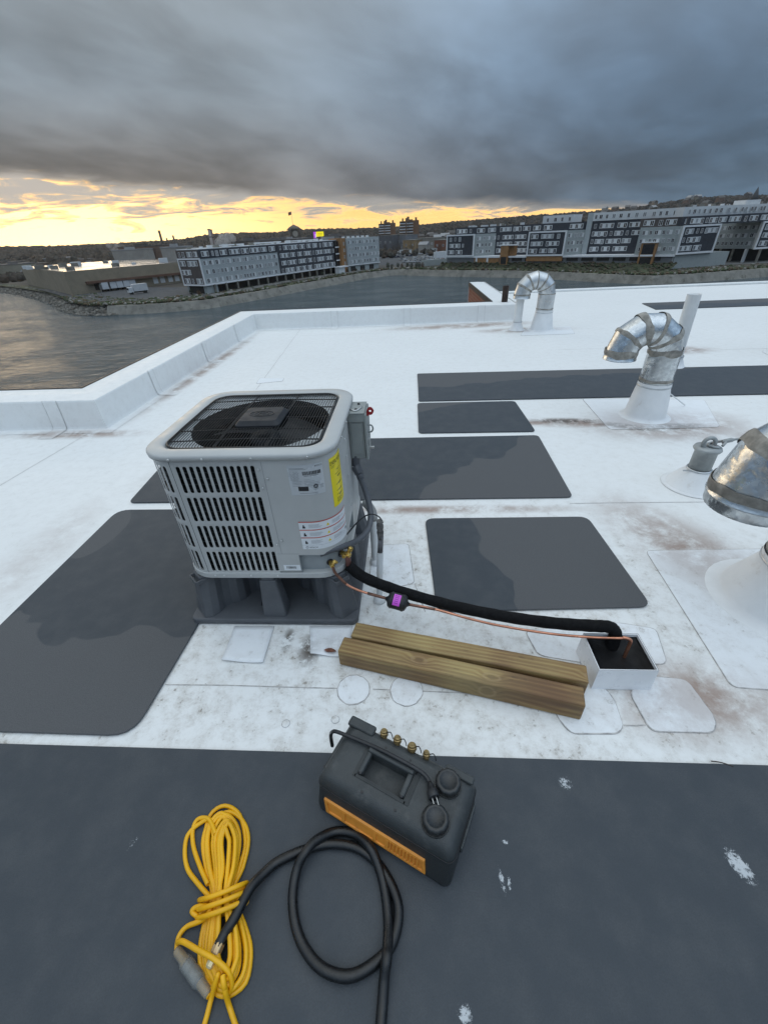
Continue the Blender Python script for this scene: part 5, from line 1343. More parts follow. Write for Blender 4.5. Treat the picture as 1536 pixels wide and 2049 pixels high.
while q < b-4:
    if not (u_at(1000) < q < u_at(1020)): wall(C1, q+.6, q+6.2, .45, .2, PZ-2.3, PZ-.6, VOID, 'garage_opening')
    q += 7.2
wall(C1, u_at(949), u_at(999), .3, .3, PZ-5.2, PZ-.7, TIM, 'timber_screen')
for px in (952, 974): wall(C1, u_at(px), u_at(px)+1.0, .1, .3, PZ-5.3, PZ-.7, WH, 'pier')
def bay(th_, a0, a1, depth=20):
    wall(th_, a0, a1, .0, depth, PZ+.02, PZ+BH, LG)
    wall(th_, a0+.3, a1-.3, -.15, .15, PZ+.6, PZ+BH-.5, DK, 'cladding_panel')
    wall(th_, a0-.2, a1+.2, -.5, .55, PZ-.1, PZ+.6, WH, 'frame_bar'); wall(th_, a0-.2, a1+.2, -.5, .55, PZ+BH-.5, PZ+BH+.15, WH, 'frame_bar')
    wall(th_, a0-.2, a0+.45, -.51, .55, PZ+.6, PZ+BH-.5, WH, 'frame_bar'); wall(th_, a1-.45, a1+.2, -.51, .55, PZ+.6, PZ+BH-.5, WH, 'frame_bar')
    for f in range(3): rowuv(th_, a0+.7, a1-.6, -.16, PZ+.6+3.1*(f+.5), 'dark')
a1 = u_at(947); bay(C1, 0, a1, 12)
R1 = 10.0; a2 = u_at(990, 490, R1)
def diag(th_, a0, b0, a1_, b1_, z0, z1, mat, name='wall'):
    m = MB(); m.prism([uv(a0, b0), uv(a1_, b1_), uv(a1_, b1_+8), uv(a0, b1_+8)], z0, z1); return m.build(name, mat, th_)
diag(C1, a1, .3, a2, R1, PZ, PZ+BH, MG)
for f in range(3): row(C1, uv(a1, .3), uv(a2, R1), .6, hypot(a2-a1, R1)-.5, PZ+.6+3.1*(f+.5), 'grey')
bx0, bx1 = u_at(1054.5), u_at(1127)
wall(C1, 3.0, a1-2, 3.5, 20, PZ+BH, PZ+BH+3.3, DK, 'wall'); diag(C1, a1-2, 3.5, a2+1, R1+.6, PZ+BH, PZ+BH+3.3, DK); wall(C1, a2+1, bx0-.5, R1+.6, 20, PZ+BH, PZ+BH+3.3, DK); wall(C1, bx0-.5, bx1-1, 3.5, 20, PZ+BH, PZ+BH+3.3, DK)
rowuv(C1, 3.4, a1-2.2, 3.5, PZ+BH+1.6, 'dark'); row(C1, uv(a1-2, 3.5), uv(a2+1, R1+.6), .3, hypot(a2+3-a1, R1-3)-.3, PZ+BH+1.6, 'dark'); rowuv(C1, a2+1.3, bx0-.5, R1+.6, PZ+BH+1.6, 'dark'); rowuv(C1, bx0, bx1-1.2, 3.5, PZ+BH+1.6, 'dark')
wall(C1, a1, bx0+2, R1, 10, PZ, PZ+BH, DK)
for f in range(3): rowuv(C1, a2, bx0+1, R1, PZ+.6+3.1*(f+.5), 'dark')
bay(C1, bx0, bx1, 25)
wall(C1, bx0, bx1, -.1, .1, PZ-2.4, PZ-.2, TIM, 'timber_screen')
w0 = u_at(1084, 450, 6)
wall(C1, w0, bx1, 6, 14, PZ+BH+3.3, PZ+BH+6.5, WHP, 'penthouse_wall'); rowuv(C1, w0+1, bx1-.5, 6, PZ+BH+4.7, 'grey')
for i in range(28):
    q = uv(4+WR.uniform(0, bx1-4), 8+WR.uniform(0, 16)); s = WR.uniform(.6, 1.3)
    m = MB(); m.obox((q[0], q[1], PZ+BH+3.3+s*.4), (s*1.6, s, s*.8), WR.uniform(0, 1)); m.build('rooftop_unit', WHP if i % 3 else CONC, C1)
# recessed side of the second bay, and the main range beyond it
R2 = 9.0; bq = u_at(1165, 490, R2)
diag(C1, bx1, .3, bq, R2, PZ, PZ+BH, MG); diag(C1, bx1-1, 3.5, bq, R2+.5, PZ+BH, PZ+BH+3.3, DK)
for f in range(3): row(C1, uv(bx1, .3), uv(bq, R2), .6, hypot(bq-bx1, R2)-.5, PZ+.6+3.1*(f+.5), 'grey')
row(C1, uv(bx1-1, 3.5), uv(bq, R2+.5), .3, hypot(bq-bx1, R2-3), PZ+BH+1.6, 'dark')
C2 = thing('apartment_building', 'tall slate apartment range with white top storey above the shore road', 'building', (E_.x, E_.y, GZ))
m0 = bq+2.4; m1 = u_at(1276, 480, 1.5)
TOPZ = PZ+BH+6.6
wall(C2, bq+.05, UL+2, R2, 14, PZ, PZ+BH+3.3, DK); wall(C2, bq+.05, UL+2, R2-.3, 14, PZ+BH+3.3, TOPZ, WHP, 'top_storey_wall')
mm1 = u_at(1280, 480, R2)
for f in range(4): rowuv(C2, m0+.5, mm1+1, R2, PZ+.6+3.15*(f+.5), 'dark')
rowuv(C2, m0, UL+1, R2-.3, PZ+BH+4.9, 'grey')
wall(C2, bq+.1, bq+2.6, R2-.4, .3, PZ, TOPZ-.05, LG, 'corner_strip')
# grey bay in front of the range
gx0 = u_at(1275, 480, 1.0)
wall(C2, gx0, UL-.2, 1.0, 7.9, PZ, PZ+BH, MG)
for f in range(3): rowuv(C2, gx0+.6, UL-.8, 1.0, PZ+.6+3.1*(f+.5), 'grey')
wall(C2, gx0-1, UL+.5, 2.5, 6.4, PZ+BH, PZ+BH+3.3, BRN); rowuv(C2, gx0-.5, UL, 2.5, PZ+BH+1.6, 'dark')
wall(C2, gx0+4, UL+.5, 4.5, 4.1, PZ+BH+3.3, TOPZ, WHP, 'top_storey_wall'); rowuv(C2, gx0+5, UL-.5, 4.5, PZ+BH+4.9, 'grey')
# timber lift tower on the podium
st_ = thing('stair_tower', 'timber clad stair tower with lamp standing at the podium edge', 'building', (*uv(u_at(1285, 510, -1.5), -1.5), GZ))
s0, s1 = u_at(1277, 510, -2), u_at(1308, 510, -2)
wall(st_, s0, s1, -2, 4, PZ-5.6, PZ+4.6, TIM); wall(st_, s0+.8, s1-.8, -2.12, .2, PZ-5.2, PZ-.8, VOID, 'doorway'); wall(st_, s0+.8, s1-.8, -2.12, .2, PZ+.4, PZ+4.2, GLASS, 'glazing'); wall(st_, s0-.2, s1+.2, -2.3, 4.6, PZ+4.6, PZ+4.95, WHP, 'roof'); wall(st_, s0+.6, s1-.6, -2.2, .3, PZ-.5, PZ+.2, WH, 'floor_edge')
# second stair tower
st2 = thing('stair_tower', 'small timber clad stair tower between the first two framed bays', 'building', (*uv(u_at(1007, 510, -1), -1), GZ))
s0, s1 = u_at(1000, 510, -1), u_at(1015, 510, -1)
wall(st2, s0, s1, -1, 5, PZ-4.6, PZ+4.8, TIM); wall(st2, s0-1.5, s1+3.5, -1.2, 5, PZ+4.8, PZ+5.1, WHP, 'roof'); wall(st2, s0+.6, s1-.6, -1.1, .2, PZ-3.6, PZ-.3, VOID, 'doorway'); wall(st2, s1, s1+2.8, 1, 3, PZ+.1, PZ+4.6, TIM)
# right wing along the road
K0, K1 = (117.6, 220.6), plan(1422, 504.5, PZ)
K2 = plan(1424, 497.5, PZ); K4 = plan(1506, 498.5, PZ); K5 = plan(1640, 490, PZ); K3 = along(K4, K5, 3, -1.25)
C3 = thing('apartment_building', 'grey apartment wing with white framed slate bays at the road end', 'building', (K0[0], K0[1], GZ))
def framed(th_, A, B, depth, rows=3):
    L_ = hypot(B[0]-A[0], B[1]-A[1]); block(th_, A, B, depth, PZ, PZ+BH, LG)
    block(th_, along(A, B, .3, .15), along(A, B, L_-.3, .15), .14, PZ+.6, PZ+BH-.5, DK, 'cladding_panel')
    block(th_, along(A, B, -.2, .55), along(A, B, L_+.2, .55), .54, PZ-.1, PZ+.6, WH, 'frame_bar'); block(th_, along(A, B, -.2, .55), along(A, B, L_+.2, .55), .54, PZ+BH-.5, PZ+BH+.15, WH, 'frame_bar')
    block(th_, along(A, B, -.2, .56), along(A, B, .45, .56), .54, PZ+.6, PZ+BH-.5, WH, 'frame_bar'); block(th_, along(A, B, L_-.45, .56), along(A, B, L_+.2, .56), .54, PZ+.6, PZ+BH-.5, WH, 'frame_bar')
    for f in range(rows): row(th_, A, B, .7, L_-.6, PZ+.6+3.1*(f+.5), 'dark', .17)
framed(C3, K0, K1, 14)
l2 = hypot(K3[0]-K2[0], K3[1]-K2[1]); block(C3, K2, K3, 10, PZ, PZ+BH, MG)
for f in range(3): row(C3, K2, K3, .6, l2-.6, PZ+.6+3.1*(f+.5), 'grey')
framed(C3, K4, K5, 1.2)
# upper storeys of the wing
U0, U1 = along(K0, K1, 0, -1.5), along(K4, K5, 34, -2.0)
ul = hypot(U1[0]-U0[0], U1[1]-U0[1])
block(C3, U0, U1, 12, PZ+BH, PZ+BH+3.3, DK); row(C3, U0, U1, .5, ul-1, PZ+BH+1.6, 'dark')
block(C3, along(U0, U1, 0, -.8), along(U0, U1, ul*.80, -.8), 10, PZ+BH+3.3, TOPZ, WHP, 'top_storey_wall'); row(C3, along(U0, U1, 0, -.8), U1, 2, ul*.78, PZ+BH+4.9, 'grey')
block(C3, along(U0, U1, ul*.42, -2), along(U0, U1, ul*.52, -2), 6, TOPZ, TOPZ+1.6, WHP, 'lift_housing')
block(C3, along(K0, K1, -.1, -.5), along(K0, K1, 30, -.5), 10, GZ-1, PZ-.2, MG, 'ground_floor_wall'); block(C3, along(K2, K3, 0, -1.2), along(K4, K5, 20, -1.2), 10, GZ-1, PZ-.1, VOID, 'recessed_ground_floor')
for i in range(7): q = along(K2, K3, 4+i*5.5, .2); m = MB(); m.obox((q[0], q[1], (GZ+PZ)/2), (1.6 if i in (2, 4) else .8, .8, PZ-GZ-.1), .5); m.build('pier', WHP if i in (2, 4) else CONC, C3)
for i in range(30):
    q = along(U0, U1, WR.uniform(1, ul-2), -WR.uniform(3, 9)); s = WR.uniform(.5, 1.1)
    m = MB(); m.obox((q[0], q[1], TOPZ+s*.4), (s*1.6, s, s*.8), WR.uniform(0, 1)); m.build('rooftop_unit', WHP if i % 3 else CONC, C3)

# ---- warehouse
WN, WW_ = P(147, 591, GZ), P(53, 567, GZ)
d = ray(133.6, 544); WTZ = CAM.z+d.z*hypot(WN.x, WN.y)/hypot(d.x, d.y)
WE = P(353, 525.7, WTZ); wl_ = P(42, 535, WTZ)
WALLW = MAT('beige_block_wall', (.24, .205, .15), .85, 0, .12, .3, dirt=((.14, .115, .085), .15, .55, .6))
wh_ = thing('warehouse', 'large beige flat roofed warehouse with loading docks at the water', 'building', (WN.x, WN.y, GZ))
WEx = Vector((WN.x, WN.y))+(Vector((WE.x, WE.y))-Vector((WN.x, WN.y)))*1.35; WB = Vector((wl_.x, wl_.y))
m = MB(); m.prism([(WB.x, WB.y), (WN.x, WN.y), tuple(WEx), (WEx.x+WB.x-WN.x, WEx.y+WB.y-WN.y)], GZ, WTZ, 0); m.build('wall', WALLW, wh_)
inner_ = lambda p, k=.985: (WEx.x*.5+WB.x*.5+(p[0]-(WEx.x*.5+WB.x*.5))*k, WEx.y*.5+WB.y*.5+(p[1]-(WEx.y*.5+WB.y*.5))*k)
m = MB(); m.prism([inner_((WB.x, WB.y)), inner_((WN.x, WN.y)), inner_(tuple(WEx)), inner_((WEx.x+WB.x-WN.x, WEx.y+WB.y-WN.y))], WTZ-.02, WTZ+.12); m.build('wet_roof', MAT('wet_roof', (.10, .10, .10), .16, 0, .2, .05, rvar=.1), wh_)
WNt, WEt = (WN.x, WN.y), tuple(WEx); wlen = hypot(WEt[0]-WNt[0], WEt[1]-WNt[1]); fr_ = hypot(WE.x-WN.x, WE.y-WN.y)
CANOPY = MAT('rust_canopy', (.115, .062, .042), .8, 0, .2, .3)
block(wh_, along(WNt, WEt, fr_*.13, 2.2), along(WNt, WEt, wlen*.98, 2.2), 2.15, WTZ-5.6, WTZ-4.6, CANOPY, 'canopy')
dc = fr_
for t in (.19, .72, .79, .87, .94):
    block(wh_, along(WNt, WEt, dc*t, .12), along(WNt, WEt, dc*(t+.045), .12), .1, GZ+1.0, GZ+4.6, VOID if t < .7 else WHP, 'dock_door')
for i in range(18):
    q = Vector(along(WNt, WEt, WR.uniform(.05, .8)*wlen, -WR.uniform(6, 90))); s = WR.uniform(1.2, 3)
    m = MB(); m.obox((q.x, q.y, WTZ+.12+s*.35), (s*1.6, s, s*.7), WR.uniform(0, 1)); m.build('rooftop_unit', CONC if i % 2 else WHP, wh_)
# trailers backed to the docks
TRW = MAT('trailer_white', (.50, .52, .54), .4, 0, .06, .6); TYRE = MAT('tyre', (.02, .02, .02), .9)
wd = (Vector(WEt)-Vector(WNt)).normalized(); wn = Vector((wd.y, -wd.x)); wang = atan2(wd.y, wd.x)
def trailer(px, py, label, L=11.0, w=3.0, group='trailers at the loading docks', cab=False, rz=None, mat=None):
    c = P(px, py, GZ); g = thing('truck' if cab else 'trailer', label, 'truck' if cab else 'trailer', (c.x, c.y, GZ), None if cab else group)
    Rz = Matrix.Translation((c.x, c.y, GZ+.05)) @ Matrix.Rotation(wang+(0 if rz is None else rz), 4, 'Z'); M2 = Rz
    m = MB(M2); m.box((-w/2, -L/2, 1.1), (w/2, L/2, 4.0)) if not cab else m.box((-L/2, -w/2, 1.1), (L/2, w/2, 3.9)); m.build('cargo_box', mat or TRW, g)
    m = MB(M2); m.box((-w/2+.3, -L/2+.5, .75), (w/2-.3, L/2-.5, 1.08)) if not cab else m.box((-L/2-2, -w/2+.4, .6), (L/2-.5, w/2-.4, 1.08)); m.build('chassis', VOID, g)
    for s in (-1, 1):
        for e in ((-L/2+1.2, -L/2+2.4) if not cab else (L/2-1.2, -L/2-1.0)):
            m = MB(M2)
            if cab: m.lathe([(.5, -.15), (.5, .15)], (e, s*(w/2-.25), .5), (0, 1, 0), 12)
            else: m.lathe([(.5, -.15), (.5, .15)], (s*(w/2-.25), e, .5), (1, 0, 0), 12)
            m.build('wheel', TYRE, g)
    if cab:
        m = MB(M2); m.prism([(-L/2-2.2, -w/2+.1), (-L/2-.15, -w/2+.1), (-L/2-.15, w/2-.1), (-L/2-2.2, w/2-.1)], .7, 2.9, top=.92); m.build('cab', TRW, g, bevel=.15)
        m = MB(M2); m.box((-L/2-2.23, -w/2+.4, 1.8), (-L/2-1.9, w/2-.4, 2.6)); m.build('windscreen', GLASS, g)
    return g
for px, py in ((206, 583), (222, 581), (235, 579.5), (248, 578), (260, 576.5)):
    trailer(px, py, 'white box trailer backed against the beige warehouse dock')
trailer(281, 574, 'blue cabbed lorry parked among the warehouse trailers', 7, 2.6, None, mat=MAT('lorry_blue', (.05, .09, .16), .5)); 
trailer(283, 587, 'white delivery truck on grass edge in front of dock trailers', 6.5, 2.5, None, True)
m = MB(); c = P(178, 583.5, GZ); m.obox((c.x, c.y, GZ+1.6), (8, 4.5, 3.2), wang); tag(m.build('skip_container', MAT('container_grey', (.20, .22, .215), .6), bevel=.1), 'grey green waste container beside the dock trailers', 'container')

# ---- cars
PAINT = {n: MAT('car_'+n, c, .25, .1, .03, 1) for n, c in dict(silver=(.36, .37, .38), white=(.60, .61, .62), black=(.012, .012, .014), red=(.22, .02, .022), blue=(.03, .05, .10), grey=(.12, .125, .13)).items()}
def car_mesh(paint):
    m = MB(); pr = [(-2.2, .35), (2.2, .35), (2.25, .75), (1.35, .95), (.75, 1.42), (-1.0, 1.45), (-1.75, 1.0), (-2.22, .95)]; w = .87
    n = len(pr); vs = [(x, -w, z) for x, z in pr]+[(x, w, z) for x, z in pr]
    m.add(vs, [(i, (i+1) % n, n+(i+1) % n, n+i) for i in range(n)]+[tuple(reversed(range(n))), tuple(range(n, 2*n))])
    for s in (-1, 1): m.add([(1.2, s*.88, .97), (.7, s*.88, 1.36), (-.95, s*.88, 1.39), (-1.55, s*.88, 1.0)], [(0, 1, 2, 3)], 1)
    m.add([(1.38, -.75, .98), (1.38, .75, .98), (.80, .7, 1.41), (.80, -.7, 1.41)], [(0, 1, 2, 3)], 1); m.add([(-1.74, -.75, 1.03), (-1.74, .75, 1.03), (-1.05, .7, 1.44), (-1.05, -.7, 1.44)], [(0, 1, 2, 3)], 1)
    for x in (-1.4, 1.4):
        for s in (-1, 1): m.lathe([(.33, -.1), (.33, .1)], (x, s*.80, .33), (0, 1, 0), 10, 2)
    return m.mesh('car', [paint, GLASS, TYRE])
CARS = {n: car_mesh(p) for n, p in PAINT.items()}
def car(kind, px, py, rz, where='in the lot between the apartment blocks', group='cars in the lot'):
    c = P(px, py, GZ+.06); o = place(CARS[kind], 'parked_car'); o.location = c; o.rotation_euler = (0, 0, rz)
    return tag(o, f'{kind} car parked {where}', 'car', f'{kind} {group}')
CR_ = random.Random(4)
for r_, (py, x0, x1) in enumerate(((505.5, 765, 800), (509, 763, 882), (512.5, 764, 885), (516, 766, 880), (520.5, 800, 886), (525.5, 806, 880))):
    x = x0+CR_.uniform(0, 4)
    while x < x1:
        if CR_.random() < .86: car(CR_.choice(['silver', 'white', 'black', 'red', 'grey', 'white', 'blue', 'silver', 'black']) if r_ < 4 else CR_.choice(['white', 'white', 'silver', 'red']), x, py+CR_.uniform(-.5, .5), .9+CR_.uniform(-.12, .12))
        x += 6.2+1.2*r_/2+CR_.uniform(0, 1.2)
car('white', 1411, 529, .15, 'on the shore road near the white van', 'cars on the shore road')
def van(px, py, rz):
    c = P(px, py, GZ+.06); g = thing('van', 'white panel van on the shore road below the framed bay', 'van', tuple(c)); M2 = Matrix.Translation(c) @ Matrix.Rotation(rz, 4, 'Z')
    m = MB(M2); pr = [(-3.0, .4), (2.9, .4), (3.0, 1.1), (2.3, 1.4), (1.6, 2.5), (1.2, 2.7), (-2.9, 2.7)]; n = len(pr); w = 1.0
    m.add([(x, -w, z) for x, z in pr]+[(x, w, z) for x, z in pr], [(i, (i+1) % n, n+(i+1) % n, n+i) for i in range(n)]+[tuple(reversed(range(n))), tuple(range(n, 2*n))]); m.build('body', PAINT['white'], g, bevel=.1)
    for (x0, x1) in ((.9, 1.9), (-.9, .4)):
        m = MB(M2); m.box((x0, -1.03, 1.55), (x1-.1, -1.0, 2.2)); m.build('side_window', GLASS, g)
    for x in (-1.9, 1.9):
        for s in (-1, 1): m = MB(M2); m.lathe([(.36, -.12), (.36, .12)], (x, s*.92, .36), (0, 1, 0), 12); m.build('wheel', TYRE, g)
van(1368, 525.5, .12)

# ---- middle distance: sheds, lamp posts, towers
def shed(px0, px1, pyb, pyt, depth, mat, label, z=GZ, roofm=None):
    A, B = plan(px0, pyb, z), plan(px1, pyb, z); d = ray(px0, pyt); zt_ = CAM.z+d.z*hypot(*A)/hypot(d.x, d.y)
    g = thing('shed_building', label, 'building', (A[0], A[1], z)); block(g, A, B, depth, z, zt_, mat); block(g, along(A, B, -.2, .2), along(A, B, hypot(B[0]-A[0], B[1]-A[1])+.2, .2), depth+.4, zt_, zt_+.4, roofm or CONC, 'roof')
    L_ = hypot(B[0]-A[0], B[1]-A[1]); n = max(2, int(L_/7))
    for i in range(n): window(g, A, B, L_*(i+.5)/n, z+(zt_-z)*.6, 2.2, 2.0, .02)
    return g
shed(757, 786, 504, 472, 20, MAT('shed_grey', (.10, .105, .115), .8, 0, .1, .3), 'dark grey block beyond the car park beside the plain apartment end')
shed(784, 812, 503, 471.5, 18, MAT('shed_blue_grey', (.16, .17, .185), .8, 0, .1, .3), 'blue grey flat roofed block behind the bare trees')
shed(806, 832, 504, 481, 16, MAT('shed_tan', (.25, .17, .085), .85, 0, .15, .3), 'tan walled shed behind the car park')
shed(832, 868, 503, 477.5, 16, MAT('shed_stone', (.22, .205, .18), .85, 0, .15, .3), 'pale stone shed behind the car park lamp posts')
shed(868, 892, 506, 481, 16, MAT('shed_brick', (.19, .075, .045), .85, 0, .15, .3), 'orange brick shed beside the framed apartment bay')
shed(799, 815, 509, 500, 6, WHP, 'small white site hut in the car park')
shed(838, 848, 507, 497, 6, WHP, 'narrow white site cabin near the lamp posts')
shed(857, 874, 506, 496.5, 6, WHP, 'long white site cabin at the back of the car park')
A = plan(872, 519, GZ); B = plan(893, 517, GZ); g = thing('retaining_wall', 'pale grey retaining wall sloping between car park and framed bay', 'wall', (A[0], A[1], GZ)); block(g, A, B, 3, GZ, GZ+4.8, WHP)
A = plan(845, 533, GZ); B = plan(893, 529, GZ); g = thing('retaining_wall', 'low grey retaining wall above the seawall by the car park', 'wall', (A[0], A[1], GZ)); block(g, A, B, 2, GZ-.5, GZ+3.2, MG)
A = plan(893, 531, GZ); B = plan(947, 529, GZ); g = thing('retaining_wall', 'grey retaining wall under the first framed bay with shrubs before it', 'wall', (A[0], A[1], GZ)); block(g, A, B, 2, GZ-.5, PZ-1.8, MG)
POLE = MAT('pole_metal', (.36, .36, .35), .5, .4, .1, 1)
LAMP = bpy.data.materials.new('lamp_glow'); LAMP.use_nodes = True; _b = LAMP.node_tree.nodes['Principled BSDF']; _b.inputs['Emission Color'].default_value = (1, .86, .62, 1); _b.inputs['Emission Strength'].default_value = 14
def lamp_post(px, py, h, label, lit=False, r=.10):
    c = P(px, py, GZ); g = thing('lamp_post', label, 'lamp post', tuple(c), 'lamp posts on the far shore'); m = MB(); m.tube([c, c+Vector((0, 0, h*.6)), c+Vector((0, 0, h))], [r, r*.8, r*.6], 8); m.build('pole', POLE, g)
    m = MB(); m.tube([c+Vector((0, 0, h)), c+Vector((.8, -.4, h+.15))], r*.5, 6); m.build('arm', POLE, g)
    q = c+Vector((.9, -.45, h+.1)); m = MB(); m.obox(q, (.7, .35, .16), -.4) if not lit else m.lathe([(.05, -.28), (.28, -.12), (.28, .1), (.05, .25)], q, n=10); m.build('lamp_head', LAMP if lit else POLE, g)
for px, py, h in ((803.5, 522, 10.5), (831, 516, 10.5), (851, 514, 10.5)): lamp_post(px, py, h, 'tall pale lamp post standing in the car park')
for px, py, h in ((463, 579, 9), (518, 566, 9), (727, 543, 9), (211, 603, 6)): lamp_post(px, py, h, 'slim lamp post on the waterside path before the long apartment block', r=.07)
for px, py, h in ((1003, 527, 4.8), (1243, 531, 5.0), (1187, 535, 2.6), (1301, 534, 2.6), (942, 533, 2.6)): lamp_post(px, py, h, 'short lit lamp post on the bank below the right podium', True, .06)

# bare trees and shrubs
BARK = MAT('bare_twigs', (.060, .045, .034), .95, 0, .3, 1); LEAF = MAT('evergreen_leaf', (.026, .036, .018), .95, 0, .4, .6); LEAFB = MAT('russet_leaf', (.085, .050, .028), .95, 0, .4, .6)
def leafcloud(m, c, rx, rz, n, s, mi=0):
    for k in range(n):
        while True:
            p = Vector((RR.uniform(-1, 1), RR.uniform(-1, 1), RR.uniform(-1, 1)))
            if p.length < 1 and RR.random() < .35+.65*p.length: break
        q = Vector((c[0]+p.x*rx, c[1]+p.y*rx, c[2]+p.z*rz)); a = Vector((RR.uniform(-1, 1), RR.uniform(-1, 1), RR.uniform(-1, 1))).normalized(); b = a.orthogonal().normalized()
        m.add([q-a*s-b*s*.5, q+a*s-b*s*.4, q+a*s*.7+b*s*.6, q-a*s*.8+b*s*.5], [(0, 1, 2, 3)], mi)
def tree(px, py, h, kind, label, z=GZ, group=None):
    c = P(px, py, z); g = thing('tree' if kind != 'shrub' else 'shrub', label, 'tree' if kind != 'shrub' else 'shrub', tuple(c), group); m = MB()
    m.tube([c, c+Vector((.05*h, 0, h*.4)), c+Vector((0, .02*h, h*.75))], [h*.03, h*.02, h*.008], 6)
    for k in range(9 if kind == 'bare' else 4):
        a = k*2.4; z0 = h*(.25+.05*k); L_ = h*(.42-.025*k); e = c+Vector((cos(a)*L_*.55, sin(a)*L_*.55, z0+L_*.7)); m.tube([c+Vector((0, 0, z0)), (c+Vector((0, 0, z0))+e)/2+Vector((0, 0, .04*h)), e], [h*.011, h*.007, h*.003], 4)
        for j in range(3):
            e2 = e+Vector((cos(a+j-1)*L_*.3, sin(a+j-1)*L_*.3, L_*.28)); m.tube([(c+Vector((0, 0, z0))+e)/2, e2], [h*.005, h*.002], 3)
    m.build('trunk', BARK, g); m = MB()
    if kind == 'bare': leafcloud(m, c+Vector((0, 0, h*.68)), h*.34, h*.34, 170, h*.022)
    elif kind == 'shrub': leafcloud(m, c+Vector((0, 0, h*.5)), h*.36, h*.5, 150, h*.07)
    else: leafcloud(m, c+Vector((0, 0, h*.6)), h*.36, h*.40, 320, h*.04)
    m.build('crown', BARK if kind == 'bare' else (LEAF if RR.random() < .75 else LEAFB), g)
for px, py, h in ((794, 511, 9), (800, 508, 10), (786, 508, 9), (843, 506, 10), (878, 507, 9), (770, 505, 9), (823, 506, 9)): tree(px, py, h, 'bare', 'bare leafless tree standing around the car park', group='bare trees by the car park')
for px, py, h in ((796, 535, 2.6), (804, 535.5, 2.4), (815, 536, 3), (823, 536, 3), (833, 536, 3), (838, 536.5, 3), (845, 536, 3), (899, 531, 3.2), (913, 531, 3.2), (925, 531, 3.2)): tree(px, py, h, 'shrub', 'small clipped evergreen shrub before the retaining wall by the car park', group='clipped shrubs by the car park wall')
for px, py, h in ((1073, 526, 3.2), (1087, 526, 3.2), (1103, 527, 3.2), (1149, 527, 3.6), (1161, 527, 3.4), (1182, 527, 3.8)): tree(px, py, h, 'shrub', 'dark upright shrub before the podium wall of the complex', group='shrubs before the podium')
for px, py, h in ((1447, 523, 3.0), (1462, 521, 3.0), (1244, 528, 2.2), (1265, 528, 2.0), (1390, 533, 1.8), (585, 560, 2.0), (645, 552, 2.2), (385, 590, 2.6), (400, 592, 2.2), (776, 537, 3.2), (784, 538, 2.6), (695, 545, 2), (712, 543, 2)): tree(px, py, h, 'shrub', 'ragged green bush on the grassy bank above the seawall', group='bushes on the bank')

# twin brick tower blocks
BRT = MAT('tower_brick', (.20, .115, .070), .85, 0, .1, .2)
def tower_block(px0, px1, pyt, D, label):
    A3, B3 = PD(px0, pyt, D), PD(px1, pyt, D); A, B = (A3.x, A3.y), (B3.x, B3.y); zt_ = (A3.z+B3.z)/2; g = thing('tower_block', label, 'building', (A[0], A[1], GZ)); W_ = hypot(B[0]-A[0], B[1]-A[1])
    for (a, b, o, dz) in ((0, .30, 0, -1.5), (.30, .38, -2.5, 1.5), (.38, .50, -1, 3.0), (.50, .68, 0, 0), (.68, 1.0, -3, -1)):
        block(g, along(A, B, W_*a, o), along(A, B, W_*b, o), 14, GZ, zt_+dz, BRT)
    block(g, along(A, B, W_*.12, -4), along(A, B, W_*.2, -4), 6, zt_-1.5, zt_+1.5, BRT, 'lift_housing'); block(g, along(A, B, W_*.80, -6), along(A, B, W_*.9, -6), 6, zt_-1, zt_+2, BRT, 'lift_housing')
    for f in range(12):
        z = zt_-4-f*3.0
        for t in (.06, .16, .25, .42, .47, .55, .63):
            o = -1 if .38 < t < .5 else 0; panel(g, A, B, W_*t, z, 3.0, 1.0, o)
            w_ = child(WPANE, 'window', g, (*along(A, B, W_*t, o+.04), z+1.1), atan2(B[1]-A[1], B[0]-A[0]), (3.0, 1, 1.3))
tower_block(757, 791, 444.5, 720, 'brick tower block, the smaller of the twin towers')
tower_block(799, 838, 439, 640, 'brick tower block, the taller of the twin towers')
# clock tower
def clock_tower(px, pyt, D):
    c = PD(px, pyt, D); k = D/829/.83; w = 16*k; h0 = c.z; g = thing('clock_tower', 'dark stone clock tower with pyramid roof above the apartment roofs', 'tower', (c.x, c.y, GZ)); St = MAT('tower_stone', (.10, .085, .070), .85, 0, .15, .2)
    def bx(z0, z1, s, name='wall', mt=St):
        m = MB(); m.obox((c.x, c.y, (z0+z1)/2), (w*s, w*s, z1-z0), .35); m.build(name, mt, g)
    bx(GZ, h0-16*k, 1.0); bx(h0-16*k, h0-6*k, .80)
    m = MB(); m.lathe([(w*.66, h0-6*k), (w*.42, h0-3*k), (.02, h0)], (c.x, c.y, 0), n=4); m.build('roof', St, g)
    for sx in (-1, 1):
        for sy in (-1, 1): q = Matrix.Rotation(.35, 3, 'Z') @ Vector((sx*w*.40, sy*w*.40, 0)); m = MB(); m.lathe([(w*.09, h0-18*k), (w*.09, h0-5*k), (.01, h0-3.4*k)], (c.x+q.x, c.y+q.y, 0), n=6); m.build('pinnacle', St, g)
    for zz in (h0-10.5*k, h0-21*k):
        for s_ in (0, -pi/2):
            q = Matrix.Rotation(.35+s_, 3, 'Z') @ Vector((0, -w*(.42 if zz > h0-15*k else .52), 0)); m = MB(); m.lathe([(w*.22, 0), (w*.22, .3)], (c.x+q.x, c.y+q.y, zz), q, 16); m.build('clock_face' if zz > h0-15*k else 'louvred_arch', MAT('clock_pale', (.35, .32, .27), .6), g)
    return g
clock_tower(587, 449, 620)
